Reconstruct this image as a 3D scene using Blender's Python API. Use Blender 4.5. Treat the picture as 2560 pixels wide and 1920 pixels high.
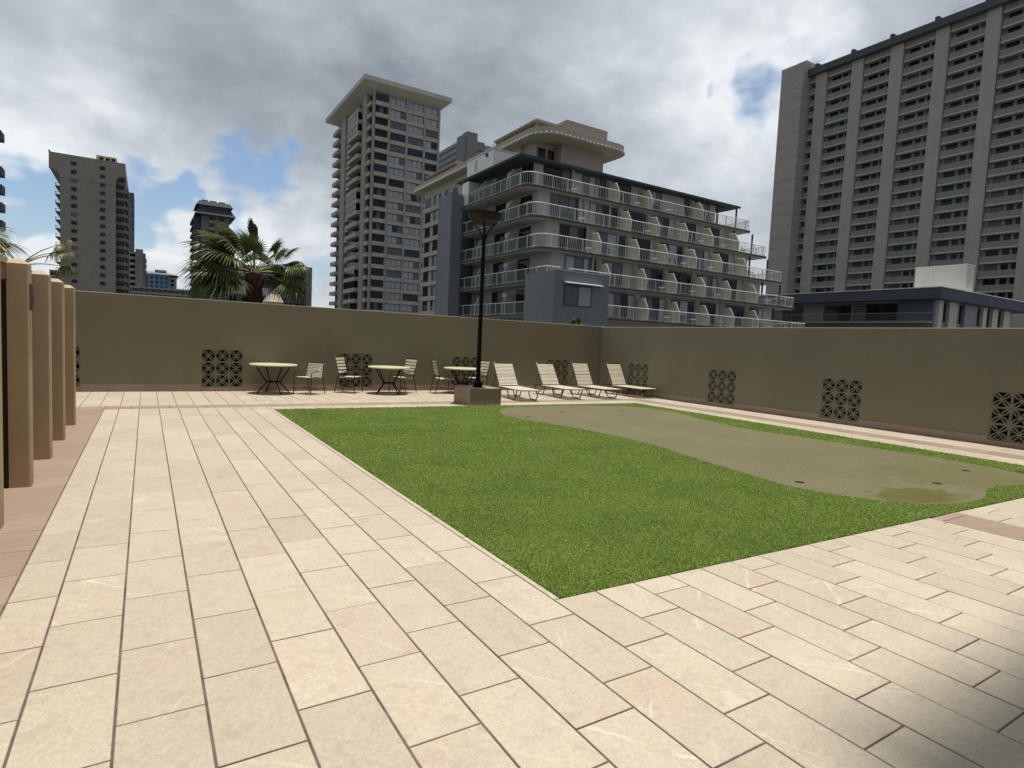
import bpy, bmesh, math, random
import numpy as np
from mathutils import Vector, Matrix, geometry
random.seed(11)
for _o in list(bpy.data.objects): bpy.data.objects.remove(_o)
SC = bpy.context.scene
COL = SC.collection
R = math.radians

# ---------------------------------------------------------------- camera
EYE = 1.506
def _camera():
    yaw, pit, rol = 0.555702, 0.069542, 0.045474
    cy, sy, cp, sp = math.cos(yaw), math.sin(yaw), math.cos(pit), math.sin(pit)
    fw = Vector((sy*cp, cy*cp, -sp)); r = Vector((cy, -sy, 0)); u = r.cross(fw)
    cr, sr = math.cos(rol), math.sin(rol)
    r2 = r*cr + u*sr; u2 = u*cr - r*sr
    m = Matrix.Identity(4)
    for i in range(3):
        m[i][0] = r2[i]; m[i][1] = u2[i]; m[i][2] = -fw[i]
    m[2][3] = EYE
    cd = bpy.data.cameras.new('camera'); co = bpy.data.objects.new('camera', cd)
    COL.objects.link(co); co.matrix_world = m
    cd.sensor_fit = 'HORIZONTAL'; cd.sensor_width = 36.0; cd.lens = 36.0*1479.63/2560
    cd.clip_start = 0.05; cd.clip_end = 6000
    SC.camera = co
    return fw, r2, u2
CAM_F, CAM_R, CAM_U = _camera()

# ---------------------------------------------------------------- sun, sky, exposure
SUN_DIR = Vector((0.055, -0.004, 1.0)).normalized()       # noon sun almost overhead
sd = bpy.data.lights.new('sun', 'SUN'); sd.energy = 5.0; sd.angle = R(0.53); sd.color = (1.0, 0.965, 0.905)
so = bpy.data.objects.new('sun', sd); COL.objects.link(so)
so.rotation_euler = SUN_DIR.to_track_quat('Z', 'Y').to_euler(); so.location = (0, 0, 80)
vs = SC.view_settings
vs.view_transform = 'Standard'; vs.look = 'None'; vs.gamma = 1.0; vs.use_curve_mapping = False
vs.exposure = 0.0
SC.cycles.max_bounces = 6; SC.cycles.diffuse_bounces = 3; SC.cycles.glossy_bounces = 3
SC.cycles.transparent_max_bounces = 16; SC.cycles.transmission_bounces = 4
SC.cycles.caustics_reflective = False; SC.cycles.caustics_refractive = False

class NT:
    """small helper to wire shader nodes"""
    def __init__(s, nt): s.nt = nt; nt.nodes.clear()
    def n(s, typ, props=None, **ins):
        nd = s.nt.nodes.new(typ)
        for k, v in (props or {}).items(): setattr(nd, k, v)
        for k, v in ins.items():
            key = int(k[1:]) if (k[0] == 'i' and k[1:].isdigit()) else k.replace('_', ' ')
            sock = nd.inputs[key]
            if isinstance(v, bpy.types.NodeSocket): s.nt.links.new(v, sock)
            elif isinstance(v, bpy.types.Node): s.nt.links.new(v.outputs[0], sock)
            else: sock.default_value = v
        return nd
    def math(s, op, a, b=0.0, clamp=False):
        return s.n('ShaderNodeMath', dict(operation=op, use_clamp=clamp), i0=a, i1=b).outputs[0]
    def vmath(s, op, a, b=(0, 0, 0)):
        return s.n('ShaderNodeVectorMath', dict(operation=op), i0=a, i1=b).outputs[0]
    def noise(s, vec, scale, detail=4, rough=.55, dist=0.0, typ='FBM'):
        return s.n('ShaderNodeTexNoise', dict(noise_dimensions='3D', noise_type=typ), Vector=vec, Scale=scale, Detail=detail, Roughness=rough, Distortion=dist).outputs[0]
    def ramp(s, fac, stops, interp='LINEAR'):
        nd = s.n('ShaderNodeValToRGB', None, Fac=fac); cr = nd.color_ramp; cr.interpolation = interp
        while len(cr.elements) > 1: cr.elements.remove(cr.elements[-1])
        cr.elements[0].position = stops[0][0]; cr.elements[0].color = c4(stops[0][1])
        for p, c in stops[1:]:
            e = cr.elements.new(p); e.color = c4(c)
        return nd.outputs[0]
    def mix(s, fac, a, b, mode='MIX'):
        nd = s.n('ShaderNodeMix', dict(data_type='RGBA', blend_type=mode, clamp_factor=True))
        for k, v in ((0, fac), (6, a), (7, b)):
            sock = nd.inputs[k]
            if isinstance(v, bpy.types.NodeSocket): s.nt.links.new(v, sock)
            else: sock.default_value = v if k == 0 else c4(v)
        return nd.outputs[2]
    def sep(s, v): return s.n('ShaderNodeSeparateXYZ', None, Vector=v).outputs
    def comb(s, x, y, z): return s.n('ShaderNodeCombineXYZ', None, X=x, Y=y, Z=z).outputs[0]
    def mapr(s, v, a, b, c=0.0, d=1.0, smooth=False):
        return s.n('ShaderNodeMapRange', dict(interpolation_type='SMOOTHSTEP' if smooth else 'LINEAR'), Value=v, i1=a, i2=b, i3=c, i4=d).outputs[0]
def c4(c):
    if isinstance(c, (int, float)): return (c, c, c, 1)
    return tuple(c) if len(c) == 4 else (*c, 1)

def _world():
    w = bpy.data.worlds.new('World'); SC.world = w; w.use_nodes = True
    w.cycles.sampling_method = 'MANUAL'; w.cycles.sample_map_resolution = 256
    t = NT(w.node_tree)
    out = t.n('ShaderNodeOutputWorld')
    sky = t.n('ShaderNodeTexSky', dict(sky_type='NISHITA', sun_disc=False, sun_elevation=math.asin(SUN_DIR.z), sun_rotation=math.atan2(SUN_DIR.x, SUN_DIR.y), altitude=20.0, air_density=1.0, dust_density=1.0, ozone_density=1.5))
    skybg = t.n('ShaderNodeBackground', None, Color=sky, Strength=0.13)
    d = t.vmath('NORMALIZE', t.n('ShaderNodeTexCoord').outputs['Generated'])
    x, y, z = t.sep(d)
    za = t.math('ADD', t.math('MAXIMUM', z, 0.0), 0.36)
    P = t.comb(t.math('DIVIDE', x, za), t.math('DIVIDE', y, za), 0.0)
    # cloud deck: large masses, billows, wisps
    big = t.noise(t.vmath('ADD', P, (3.7, 1.9, 0.4)), 0.9, 2, .5, 0)
    mid = t.noise(t.vmath('ADD', P, (8.1, 5.2, 2.0)), 2.7, 5, .62, 0)
    fine = t.noise(t.vmath('ADD', P, (1.3, 7.7, 5.0)), 8.5, 3, .6, 0)
    dens = t.math('ADD', t.math('ADD', t.math('MULTIPLY', big, .50), t.math('MULTIPLY', mid, .38)), t.math('MULTIPLY', fine, .16))
    # gaps of blue where the photograph shows them (directions in the sky, their outlines torn by the noise)
    wv = t.n('ShaderNodeTexNoise', dict(noise_dimensions='3D'), Vector=d, Scale=7.0, Detail=3.0, Roughness=.62).outputs['Color']
    dw = t.vmath('ADD', d, t.vmath('MULTIPLY', t.vmath('SUBTRACT', wv, (.5, .5, .5)), (.26, .26, .26)))
    def blobs(lst, base):
        acc = None
        for v, rad, amt in lst:
            dist = t.n('ShaderNodeVectorMath', dict(operation='DISTANCE'), i0=base, i1=tuple(v)).outputs['Value']
            g = t.math('MULTIPLY', t.mapr(dist, rad, 0.0, 0, 1, True), amt)
            acc = g if acc is None else t.math('ADD', acc, g)
        return acc
    dens = t.math('SUBTRACT', dens, blobs(GAPS, dw))
    cover = t.mapr(dens, 0.30, 0.455, 0, 1, True)
    # cloud brightness: thin edges bright, thick bellies grey
    bel = t.noise(t.vmath('ADD', P, (4.4, 9.1, 7.0)), 1.25, 3, .5, 0)
    bri = t.math('ADD', t.math('MULTIPLY', t.mapr(bel, .3, .7, 1, 0), .34), t.math('MULTIPLY', t.mapr(mid, .35, .68, 0, 1), .36))
    bri = t.math('ADD', bri, t.math('MULTIPLY', t.mapr(fine, .32, .7, 0, 1), .16))
    bri = t.math('ADD', bri, t.mapr(dens, .54, .38, 0, .14))
    bri = t.math('ADD', bri, blobs(LIGHTS, dw))
    # low clouds are seen side-on and lit by the sun: brighter towards the horizon
    bri = t.math('ADD', bri, t.mapr(z, .40, .06, 0, .12))
    ccol = t.ramp(bri, [(0.0, (.215, .248, .290)), (.28, (.345, .390, .438)), (.55, (.49, .54, .59)), (.78, (.66, .71, .755)), (1.0, (.86, .90, .93))])
    cbg = t.n('ShaderNodeBackground', None, Color=ccol, Strength=1.0)
    mx = t.n('ShaderNodeMixShader', None, Fac=cover)
    w.node_tree.links.new(skybg.outputs[0], mx.inputs[1]); w.node_tree.links.new(cbg.outputs[0], mx.inputs[2])
    w.node_tree.links.new(mx.outputs[0], out.inputs['Surface'])
def pxdir(x, y):
    """sky direction seen at photograph position (x, y) of 2560x1920"""
    f = 1479.63
    return tuple((CAM_F + CAM_R*((x-1280)/f) - CAM_U*((y-960)/f)).normalized())
GAPS = [(pxdir(600, 445), .135, .27), (pxdir(700, 460), .08, .14), (pxdir(400, 560), .10, .24), (pxdir(10, 420), .10, .16), (pxdir(60, 520), .07, .14),
        (pxdir(1970, 125), .085, .125), (pxdir(1800, 165), .04, .13), (pxdir(820, 640), .07, .13), (pxdir(330, 640), .06, .12), (pxdir(90, 600), .07, .14), (pxdir(500, 520), .06, .10), (pxdir(1250, 340), .34, -.16), (pxdir(950, 150), .25, -.08), (pxdir(1600, 330), .2, -.10)]
LIGHTS = [(pxdir(1760, 260), .28, .40), (pxdir(2020, 60), .18, .26), (pxdir(30, 260), .24, .34), (pxdir(200, 300), .18, .15), (pxdir(420, 700), .24, .26), (pxdir(740, 700), .26, .30), (pxdir(100, 600), .2, .12),
          (pxdir(300, 60), .34, -.14), (pxdir(1100, 40), .35, -.04), (pxdir(2350, 10), .22, -.10), (pxdir(800, 320), .24, -.14), (pxdir(1000, 300), .2, -.06), (pxdir(900, 130), .22, .14), (pxdir(1300, 120), .25, .12)]
_world()

# ---------------------------------------------------------------- mesh helpers
class MB:
    """collects shapes, builds ONE mesh object"""
    def __init__(s): s.v = []; s.f = []; s.m = []; s.cur = 0; s.sm = []
    def add(s, vs, fs, smooth=False):
        b = len(s.v); s.v += [tuple(q) for q in vs]
        for f in fs: s.f.append(tuple(b+i for i in f)); s.m.append(s.cur); s.sm.append(smooth)
        return s
    def box(s, x0, x1, y0, y1, z0, z1):
        if x0 > x1: x0, x1 = x1, x0
        if y0 > y1: y0, y1 = y1, y0
        if z0 > z1: z0, z1 = z1, z0
        return s.add([(x0,y0,z0),(x1,y0,z0),(x1,y1,z0),(x0,y1,z0),(x0,y0,z1),(x1,y0,z1),(x1,y1,z1),(x0,y1,z1)],
              [(0,3,2,1),(4,5,6,7),(0,1,5,4),(1,2,6,5),(2,3,7,6),(3,0,4,7)])
    def prism(s, poly, z0, z1, bev=0.0):
        """convex/simple polygon (ccw) extruded; optional chamfer of the top edge"""
        n = len(poly)
        if bev:
            c = [sum(q[0] for q in poly)/n, sum(q[1] for q in poly)/n]
            ins = inset(poly, bev)
            vs = [(q[0], q[1], z0) for q in poly] + [(q[0], q[1], z1-bev) for q in poly] + [(q[0], q[1], z1) for q in ins]
            fs = [tuple(range(n-1, -1, -1)), tuple(range(2*n, 3*n))]
            for i in range(n):
                j = (i+1) % n
                fs += [(i, j, n+j, n+i), (n+i, n+j, 2*n+j, 2*n+i)]
            return s.add(vs, fs)
        vs = [(q[0], q[1], z0) for q in poly] + [(q[0], q[1], z1) for q in poly]
        fs = [tuple(range(n-1, -1, -1)), tuple(range(n, 2*n))] + [(i, (i+1) % n, n+(i+1) % n, n+i) for i in range(n)]
        return s.add(vs, fs)
    def tube(s, pts, r, n=8, closed=False, caps=True):
        pts = [Vector(q) for q in pts]; m = len(pts); vs = []; fs = []
        rr = r if isinstance(r, (list, tuple)) else [r]*m
        up = None
        for i, q in enumerate(pts):
            a = pts[i-1] if (i > 0 or closed) else q
            b = pts[(i+1) % m] if (i < m-1 or closed) else q
            t = (b-a).normalized()
            if up is None or abs(up.dot(t)) > .98: up = Vector((0,0,1)) if abs(t.z) < .9 else Vector((1,0,0))
            sx = t.cross(up).normalized(); up = sx.cross(t).normalized()
            for k in range(n):
                an = 2*math.pi*k/n; vs.append(q + sx*math.cos(an)*rr[i] + up*math.sin(an)*rr[i])
        for i in range(m if closed else m-1):
            for k in range(n):
                j = (i+1) % m
                fs.append((i*n+k, i*n+(k+1) % n, j*n+(k+1) % n, j*n+k))
        if caps and not closed: fs += [tuple(range(n-1, -1, -1)), tuple(range((m-1)*n, m*n))]
        return s.add(vs, fs, True)
    def lathe(s, prof, n=24, c=(0, 0, 0), caps=True):
        vs = []; fs = []
        for r, z in prof:
            for k in range(n):
                a = 2*math.pi*k/n; vs.append((c[0]+r*math.cos(a), c[1]+r*math.sin(a), c[2]+z))
        for i in range(len(prof)-1):
            for k in range(n): fs.append((i*n+k, i*n+(k+1) % n, (i+1)*n+(k+1) % n, (i+1)*n+k))
        if caps: fs += [tuple(range(n-1, -1, -1)), tuple(range((len(prof)-1)*n, len(prof)*n))]
        return s.add(vs, fs, True)
    def mesh(s, name, mats, auto=True):
        me = bpy.data.meshes.new(name); me.from_pydata(s.v, [], s.f)
        mats = mats if isinstance(mats, (list, tuple)) else [mats]
        for m in mats: me.materials.append(m)
        me.polygons.foreach_set('material_index', s.m); me.polygons.foreach_set('use_smooth', s.sm)
        if any(s.sm): me.set_sharp_from_angle(angle=R(40))
        me.update(); return me
    def build(s, name, mats, parent=None, loc=(0,0,0), rot=0.0): return obj(name, s.mesh(name, mats), parent, loc, rot)
def obj(name, me, parent=None, loc=(0,0,0), rot=0.0):
    o = bpy.data.objects.new(name, me); COL.objects.link(o); o.location = loc
    o.rotation_euler = (0, 0, rot) if not isinstance(rot, (tuple, list)) else rot
    if parent is not None: o.parent = parent
    return o
def thing(name, label, cat, loc=(0,0,0), rot=0.0, group=None):
    o = bpy.data.objects.new(name, None); COL.objects.link(o); o.location = loc; o.rotation_euler = (0, 0, rot)
    o.empty_display_size = .2
    return tag(o, label, cat, group)
def tag(o, label=None, cat=None, group=None, kind=None):
    if label: o['label'] = label
    if cat: o['category'] = cat
    if group: o['group'] = group
    if kind: o['kind'] = kind
    return o
def copy_tree(o, parent=None):
    c = o.copy(); COL.objects.link(c); c.parent = parent
    for ch in list(o.children): copy_tree(ch, c)
    return c
def inset(poly, d):
    n = len(poly); out = []
    for i in range(n):
        p0, p1, p2 = Vector(poly[i-1]), Vector(poly[i]), Vector(poly[(i+1) % n])
        e1 = (p1-p0).normalized(); e2 = (p2-p1).normalized()
        n1 = Vector((-e1.y, e1.x)); n2 = Vector((-e2.y, e2.x))
        k = 1+n1.dot(n2); q = p1 + (n1+n2)*(d/max(k, .3)); out.append((q.x, q.y))
    return out
def clip(poly, region):
    """convex clip (both ccw)"""
    out = poly
    for i in range(len(region)):
        a, b = region[i], region[(i+1) % len(region)]; src = out; out = []
        f = lambda q: (b[0]-a[0])*(q[1]-a[1])-(b[1]-a[1])*(q[0]-a[0])
        for j in range(len(src)):
            p, q = src[j-1], src[j]; fp, fq = f(p), f(q)
            if (fp >= 0) != (fq >= 0):
                t = fp/(fp-fq); out.append((p[0]+t*(q[0]-p[0]), p[1]+t*(q[1]-p[1])))
            if fq >= 0: out.append(q)
        if len(out) < 3: return []
    res = []
    for q in out:
        if not res or math.hypot(q[0]-res[-1][0], q[1]-res[-1][1]) > 2e-3: res.append(q)
    if len(res) > 2 and math.hypot(res[0][0]-res[-1][0], res[0][1]-res[-1][1]) < 2e-3: res.pop()
    return res if len(res) > 2 else []
def area(poly): return .5*sum(poly[i-1][0]*poly[i][1]-poly[i][0]*poly[i-1][1] for i in range(len(poly)))
CACHE = {}
def cached(key, fn):
    if key not in CACHE: CACHE[key] = fn()
    return CACHE[key]
def bez(p0, p1, p2, n=8):
    p0, p1, p2 = Vector(p0), Vector(p1), Vector(p2)
    return [(p0*(1-t)**2 + p1*2*t*(1-t) + p2*t*t) for t in [i/n for i in range(n+1)]]
def spline(pts, n=6):
    """Catmull-Rom through the points"""
    P = [Vector(q) for q in pts]; P = [P[0]*2-P[1]] + P + [P[-1]*2-P[-2]]; out = []
    for i in range(1, len(P)-2):
        for k in range(n):
            t = k/n; a, b, c, d = P[i-1], P[i], P[i+1], P[i+2]
            out.append(.5*((2*b)+(c-a)*t+(2*a-5*b+4*c-d)*t*t+(3*b-a-3*c+d)*t**3))
    out.append(P[-2]); return out
def hole_plate(outer, holes, t0, t1):
    """plate in the XZ plane between y=t0 and y=t1 with holes cut through; returns MB"""
    vs = [Vector(q) for q in outer]; ed = [(i, (i+1) % len(outer)) for i in range(len(outer))]
    for h in holes:
        b = len(vs); vs += [Vector(q) for q in h]; ed += [(b+i, b+(i+1) % len(h)) for i in range(len(h))]
    ov, oe, of, _, _, _ = geometry.delaunay_2d_cdt(vs, ed, [], 1, 1e-6)
    def inside(p, poly):
        c = False
        for i in range(len(poly)):
            a, b = poly[i-1], poly[i]
            if (a[1] > p[1]) != (b[1] > p[1]) and p[0] < (b[0]-a[0])*(p[1]-a[1])/(b[1]-a[1])+a[0]: c = not c
        return c
    fs = []
    for f in of:
        cx = sum(ov[i].x for i in f)/len(f); cz = sum(ov[i].y for i in f)/len(f)
        if any(inside((cx, cz), h) for h in holes): continue
        fs.append(tuple(f))
    m = MB(); n = len(ov)
    V = [(q.x, t0, q.y) for q in ov] + [(q.x, t1, q.y) for q in ov]
    F = [f for f in fs] + [tuple(n+i for i in reversed(f)) for f in fs]
    cnt = {}
    for f in fs:
        for i in range(len(f)): cnt[(f[i-1], f[i])] = 1
    for (a, b) in list(cnt):
        if (b, a) not in cnt: F.append((b, a, n+a, n+b))
    return m.add(V, F)

# ---------------------------------------------------------------- materials
def mat(name, col, rough=.6, var=.10, scale=6.0, bump=0.0, bscale=60.0, metal=0.0, spec=.5, streak=0.0, rand=0.0, stretch=(1,1,1), obj_space=False):
    m = bpy.data.materials.new(name); m.use_nodes = True; t = NT(m.node_tree)
    out = t.n('ShaderNodeOutputMaterial')
    pos = t.n('ShaderNodeTexCoord').outputs['Object'] if obj_space else t.n('ShaderNodeNewGeometry').outputs['Position']
    pv = t.vmath('MULTIPLY', pos, stretch)
    nz = t.noise(pv, scale, 5, .6)
    c = Vector(col[:3])
    colr = t.mix(t.mapr(nz, .3, .7), tuple(c*(1-var)), tuple(min(1, q) for q in c*(1+var)))
    if streak:
        st = t.noise(t.vmath('MULTIPLY', pos, (1.3, 1.3, .06)), 1.6, 5, .65)
        colr = t.mix(t.math('MULTIPLY', t.mapr(st, .5, .8), streak), colr, tuple(c*.45))
    if rand:
        rn = t.n('ShaderNodeObjectInfo').outputs['Random']
        colr = t.mix(1.0, colr, t.ramp(rn, [(0, 1-rand), (1, 1+rand)]), 'MULTIPLY')
    b = t.n('ShaderNodeBsdfPrincipled', None, Base_Color=colr, Roughness=rough, Metallic=metal)
    b.inputs['Specular IOR Level'].default_value = spec
    if bump:
        bn = t.n('ShaderNodeBump', None, Strength=bump, Distance=.01, Height=t.noise(pos, bscale, 4, .65))
        m.node_tree.links.new(bn.outputs[0], b.inputs['Normal'])
    m.node_tree.links.new(b.outputs[0], out.inputs[0])
    return m
def glassy(name, col, rough=.06, spec=.2, var=.15, scale=.7):
    return mat(name, col, rough, var, scale, spec=spec)
def clear_glass(name, tint, fac):
    """thin architectural sheet: part tinted body, part see-through, mirror sheen"""
    m = bpy.data.materials.new(name); m.use_nodes = True; t = NT(m.node_tree)
    out = t.n('ShaderNodeOutputMaterial')
    b = t.n('ShaderNodeBsdfPrincipled', None, Base_Color=c4(tint), Roughness=.12)
    tr = t.n('ShaderNodeBsdfTransparent', None, Color=c4((.86, .92, .90)))
    mx = t.n('ShaderNodeMixShader', None, Fac=fac)
    m.node_tree.links.new(tr.outputs[0], mx.inputs[1]); m.node_tree.links.new(b.outputs[0], mx.inputs[2])
    m.node_tree.links.new(mx.outputs[0], out.inputs[0]); return m

def paving(name, base, pink, vein, dark, rough=.55, wood=False):
    m = bpy.data.materials.new(name); m.use_nodes = True; t = NT(m.node_tree)
    out = t.n('ShaderNodeOutputMaterial')
    rn = t.math('ADD', t.n('ShaderNodeObjectInfo').outputs['Random'], t.n('ShaderNodeAttribute', dict(attribute_name='rnd')).outputs['Fac'])
    rn = t.math('FRACT', t.math('MULTIPLY', rn, 7.31))
    pos = t.n('ShaderNodeNewGeometry').outputs['Position']
    off = t.comb(t.math('MULTIPLY', rn, 37.0), t.math('MULTIPLY', rn, 91.0), t.math('MULTIPLY', rn, 13.0))
    P = t.vmath('ADD', pos, off)
    r2 = t.math('FRACT', t.math('MULTIPLY', rn, 17.13)); r3 = t.math('FRACT', t.math('MULTIPLY', rn, 53.7))
    if wood:
        g = t.noise(t.vmath('MULTIPLY', P, (1.2, 9.0, 1)), 3.2, 6, .6, .5)
        col = t.mix(t.mapr(g, .3, .7), base, pink)
        col = t.mix(t.math('MULTIPLY', t.mapr(t.noise(t.vmath('MULTIPLY', P, (.8, 14, 1)), 4, 5, .7, .3), .58, .72), .35), col, vein)
    else:
        soft = t.noise(P, 2.1, 3, .5, .4)
        col = t.mix(t.math('MULTIPLY', t.mapr(soft, .45, .72, 0, 1, True), t.mapr(r2, .25, 1.0, .15, 1.0)), base, pink)
        mott = t.noise(P, 42, 6, .75, .2)
        col = t.mix(t.mapr(mott, .35, .70), t.mix(1.0, col, (.86, .855, .84), 'MULTIPLY'), t.mix(1.0, col, (1.12, 1.115, 1.10), 'MULTIPLY'))
        blot = t.noise(P, 7.5, 5, .65, .6)
        col = t.mix(t.math('MULTIPLY', t.mapr(blot, .52, .74), .42), col, dark)
        # pale quartz veins on some tiles: a few sharp lines fanning along the diagonal, broken up
        ang = t.math('ADD', t.math('MULTIPLY', t.math('ROUND', r3), 1.9), t.math('MULTIPLY', r2, .9))
        vr = t.n('ShaderNodeVectorRotate', dict(rotation_type='Z_AXIS'), Vector=P, Angle=ang).outputs[0]
        wob = t.vmath('MULTIPLY', t.vmath('SUBTRACT', t.n('ShaderNodeTexNoise', None, Vector=vr, Scale=5.0, Detail=4.0, Roughness=.6).outputs['Color'], (.5, .5, .5)), (.10, .10, 0))
        vx = t.sep(t.vmath('ADD', vr, wob))[0]
        def lines(freq, lo):
            fr = t.math('ABSOLUTE', t.math('SUBTRACT', t.math('FRACT', t.math('MULTIPLY', vx, freq)), .5))
            return t.mapr(fr, lo, 0.0, 0, 1)
        msk = t.mapr(t.noise(t.vmath('MULTIPLY', vr, (2.6, .8, 1)), 3.1, 3, .55), .50, .62, 0, 1)
        vn = t.math('MAXIMUM', t.math('MULTIPLY', lines(2.3, .030), msk), t.math('MULTIPLY', lines(7.1, .07), t.math('MULTIPLY', msk, .55)))
        col = t.mix(t.math('MULTIPLY', vn, t.mapr(r2, .30, .55, 0, .60)), col, vein)
        crn = t.noise(P, 2.6, 4, .6, .8)
        col = t.mix(t.math('MULTIPLY', t.mapr(crn, .62, .72), .30), col, vein)
        # small dark pits and scuffs
        pit = t.noise(t.vmath('MULTIPLY', P, (1, 2.2, 1)), 19, 3, .8)
        col = t.mix(t.math('MULTIPLY', t.mapr(pit, .70, .78), .45), col, dark)
        spk = t.noise(P, 150, 3, .7)
        col = t.mix(t.math('MULTIPLY', t.mapr(spk, .42, .66), .62), col, t.mix(1.0, col, (.78, .76, .73), 'MULTIPLY'))
    # broad grime and foot traffic over the whole floor
    gr = t.noise(pos, .55, 5, .6, .3)
    col = t.mix(t.math('MULTIPLY', t.mapr(gr, .48, .75), .18), col, t.mix(1.0, col, (.80, .77, .72), 'MULTIPLY'))
    col = t.mix(1.0, col, t.ramp(r3, [(0, .92), (1, 1.06)]), 'MULTIPLY')
    b = t.n('ShaderNodeBsdfPrincipled', None, Base_Color=col, Roughness=rough)
    b.inputs['Specular IOR Level'].default_value = .35
    hgt = t.math('ADD', t.noise(P, 45, 6, .7), t.math('MULTIPLY', t.noise(P, 9, 4, .6), 1.2))
    bn = t.n('ShaderNodeBump', None, Strength=.45, Distance=.004, Height=hgt)
    m.node_tree.links.new(bn.outputs[0], b.inputs['Normal'])
    m.node_tree.links.new(b.outputs[0], out.inputs[0]); return m
M = {}
M['tile'] = paving('cream_stone_tile', (.478, .412, .322), (.482, .380, .298), (.66, .605, .51), (.30, .25, .19))
M['brown_tile'] = paving('brown_stone_tile', (.262, .188, .138), (.330, .245, .185), (.42, .33, .26), (.2, .13, .09), wood=True)
M['grout'] = mat('dark_grout', (.105, .078, .066), .9, .55, 5, .3)
M['wall'] = mat('olive_stucco', (.196, .180, .126), .85, .07, .7, .4, 45, streak=.10, spec=.2)
M['recess_shade'] = mat('recess_shade_black', (.02, .02, .018), .9)  # near-black paint standing in for the shade behind the screens
M['post'] = mat('tan_stucco', (.495, .382, .262), .85, .09, 1.6, .5, 50, streak=.14, spec=.2)
M['roof_grey'] = mat('grey_roof', (.22, .21, .20), .8)
M['black'] = mat('black_paint', (.006, .0058, .0058), .6, .2, 5, spec=.1)
M['bronze'] = mat('bronze_bowl', (.022, .013, .009), .45, .35, 4, spec=.25)
M['frame_brown'] = mat('dark_brown_tube', (.030, .022, .016), .38, .25, 9)
M['frame_tan'] = mat('bronze_tube', (.052, .038, .026), .38, .25, 9)
M['strap'] = mat('cream_strap', (.61, .56, .43), .5, .07, 12, rand=.05)
M['table'] = mat('cream_table_top', (.52, .50, .325), .42, .08, 7)
M['soil'] = mat('soil', (.05, .035, .025), .95)
def leafmat(name, a, b, trans=.25, rough=.45):
    m = bpy.data.materials.new(name); m.use_nodes = True; t = NT(m.node_tree)
    out = t.n('ShaderNodeOutputMaterial')
    rn = t.math('ADD', t.n('ShaderNodeAttribute', dict(attribute_name='rnd')).outputs['Fac'], t.math('MULTIPLY', t.n('ShaderNodeObjectInfo').outputs['Random'], .35))
    rn = t.math('ADD', rn, t.mapr(t.noise(t.n('ShaderNodeNewGeometry').outputs['Position'], 1.3, 4), .35, .65, -.16, .16))
    col = t.ramp(rn, [(0, a), (1, b)])
    p = t.n('ShaderNodeBsdfPrincipled', None, Base_Color=col, Roughness=rough)
    p.inputs['Specular IOR Level'].default_value = .35
    tr = t.n('ShaderNodeBsdfTranslucent', None, Color=col)
    mx = t.n('ShaderNodeMixShader', None, Fac=trans)
    m.node_tree.links.new(p.outputs[0], mx.inputs[1]); m.node_tree.links.new(tr.outputs[0], mx.inputs[2])
    m.node_tree.links.new(mx.outputs[0], out.inputs[0]); return m
M['turf'] = leafmat('turf_blade', (.125, .200, .024), (.290, .380, .080), .40)
M['turf_base'] = mat('turf_backing', (.110, .160, .028), .9, .3, 30)
M['palm'] = leafmat('palm_leaf', (.038, .062, .019), (.165, .195, .062), .2, .35)
M['palm_dry'] = leafmat('palm_leaf_pale', (.10, .11, .04), (.24, .23, .10), .2, .4)
M['petiole'] = mat('palm_petiole', (.22, .26, .11), .45, .2, 6)
M['boot'] = mat('palm_boot', (.085, .036, .021), .9, .4, 9, .8, 30)
M['trunk'] = mat('palm_trunk', (.045, .034, .026), .95, .3, 8, .8, 30)

# ================================================================ TERRACE
GROUND_Z = -20.0
g = MB().add([(-3000,-3000,GROUND_Z),(3000,-3000,GROUND_Z),(3000,3000,GROUND_Z),(-3000,3000,GROUND_Z)], [(0,1,2,3)])
tag(g.build('ground', mat('city_ground', (.10, .10, .095), .9, .4, .02)), kind='structure')
# building under the terrace
pod = thing('podium_building', 'low tan podium block whose flat top is the paved roof terrace', 'building', (0, 0, GROUND_Z))
MB().box(-9, 13.9, -16, 16.4, 0, -GROUND_Z-.06).build('wall', mat('podium_stucco', (.33, .27, .19), .85), pod)

# bed under the pavers (grout) with an opening for the lawn
LX0, LX1 = 2.115, 11.40
LAWN = [(2.105, 2.735), (11.27, 2.52), (11.45, 11.95), (2.135, 12.13)]       # ccw, slightly out of square
pav = MB()
for x0, x1, y0, y1 in ((-9, LX0+.1, -16, 16.2), (LX1-.2, 13.7, -16, 16.2), (LX0+.1, LX1-.2, -16, 2.6), (LX0+.1, LX1-.2, 12.0, 16.2)):
    pav.add([(x0,y0,-.005),(x1,y0,-.005),(x1,y1,-.005),(x0,y1,-.005)], [(0,1,2,3)])
pavement = tag(pav.build('terrace_pavement', M['grout']), 'cream stone paving of the roof terrace with dark grout joints', None, None, 'structure')

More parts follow.
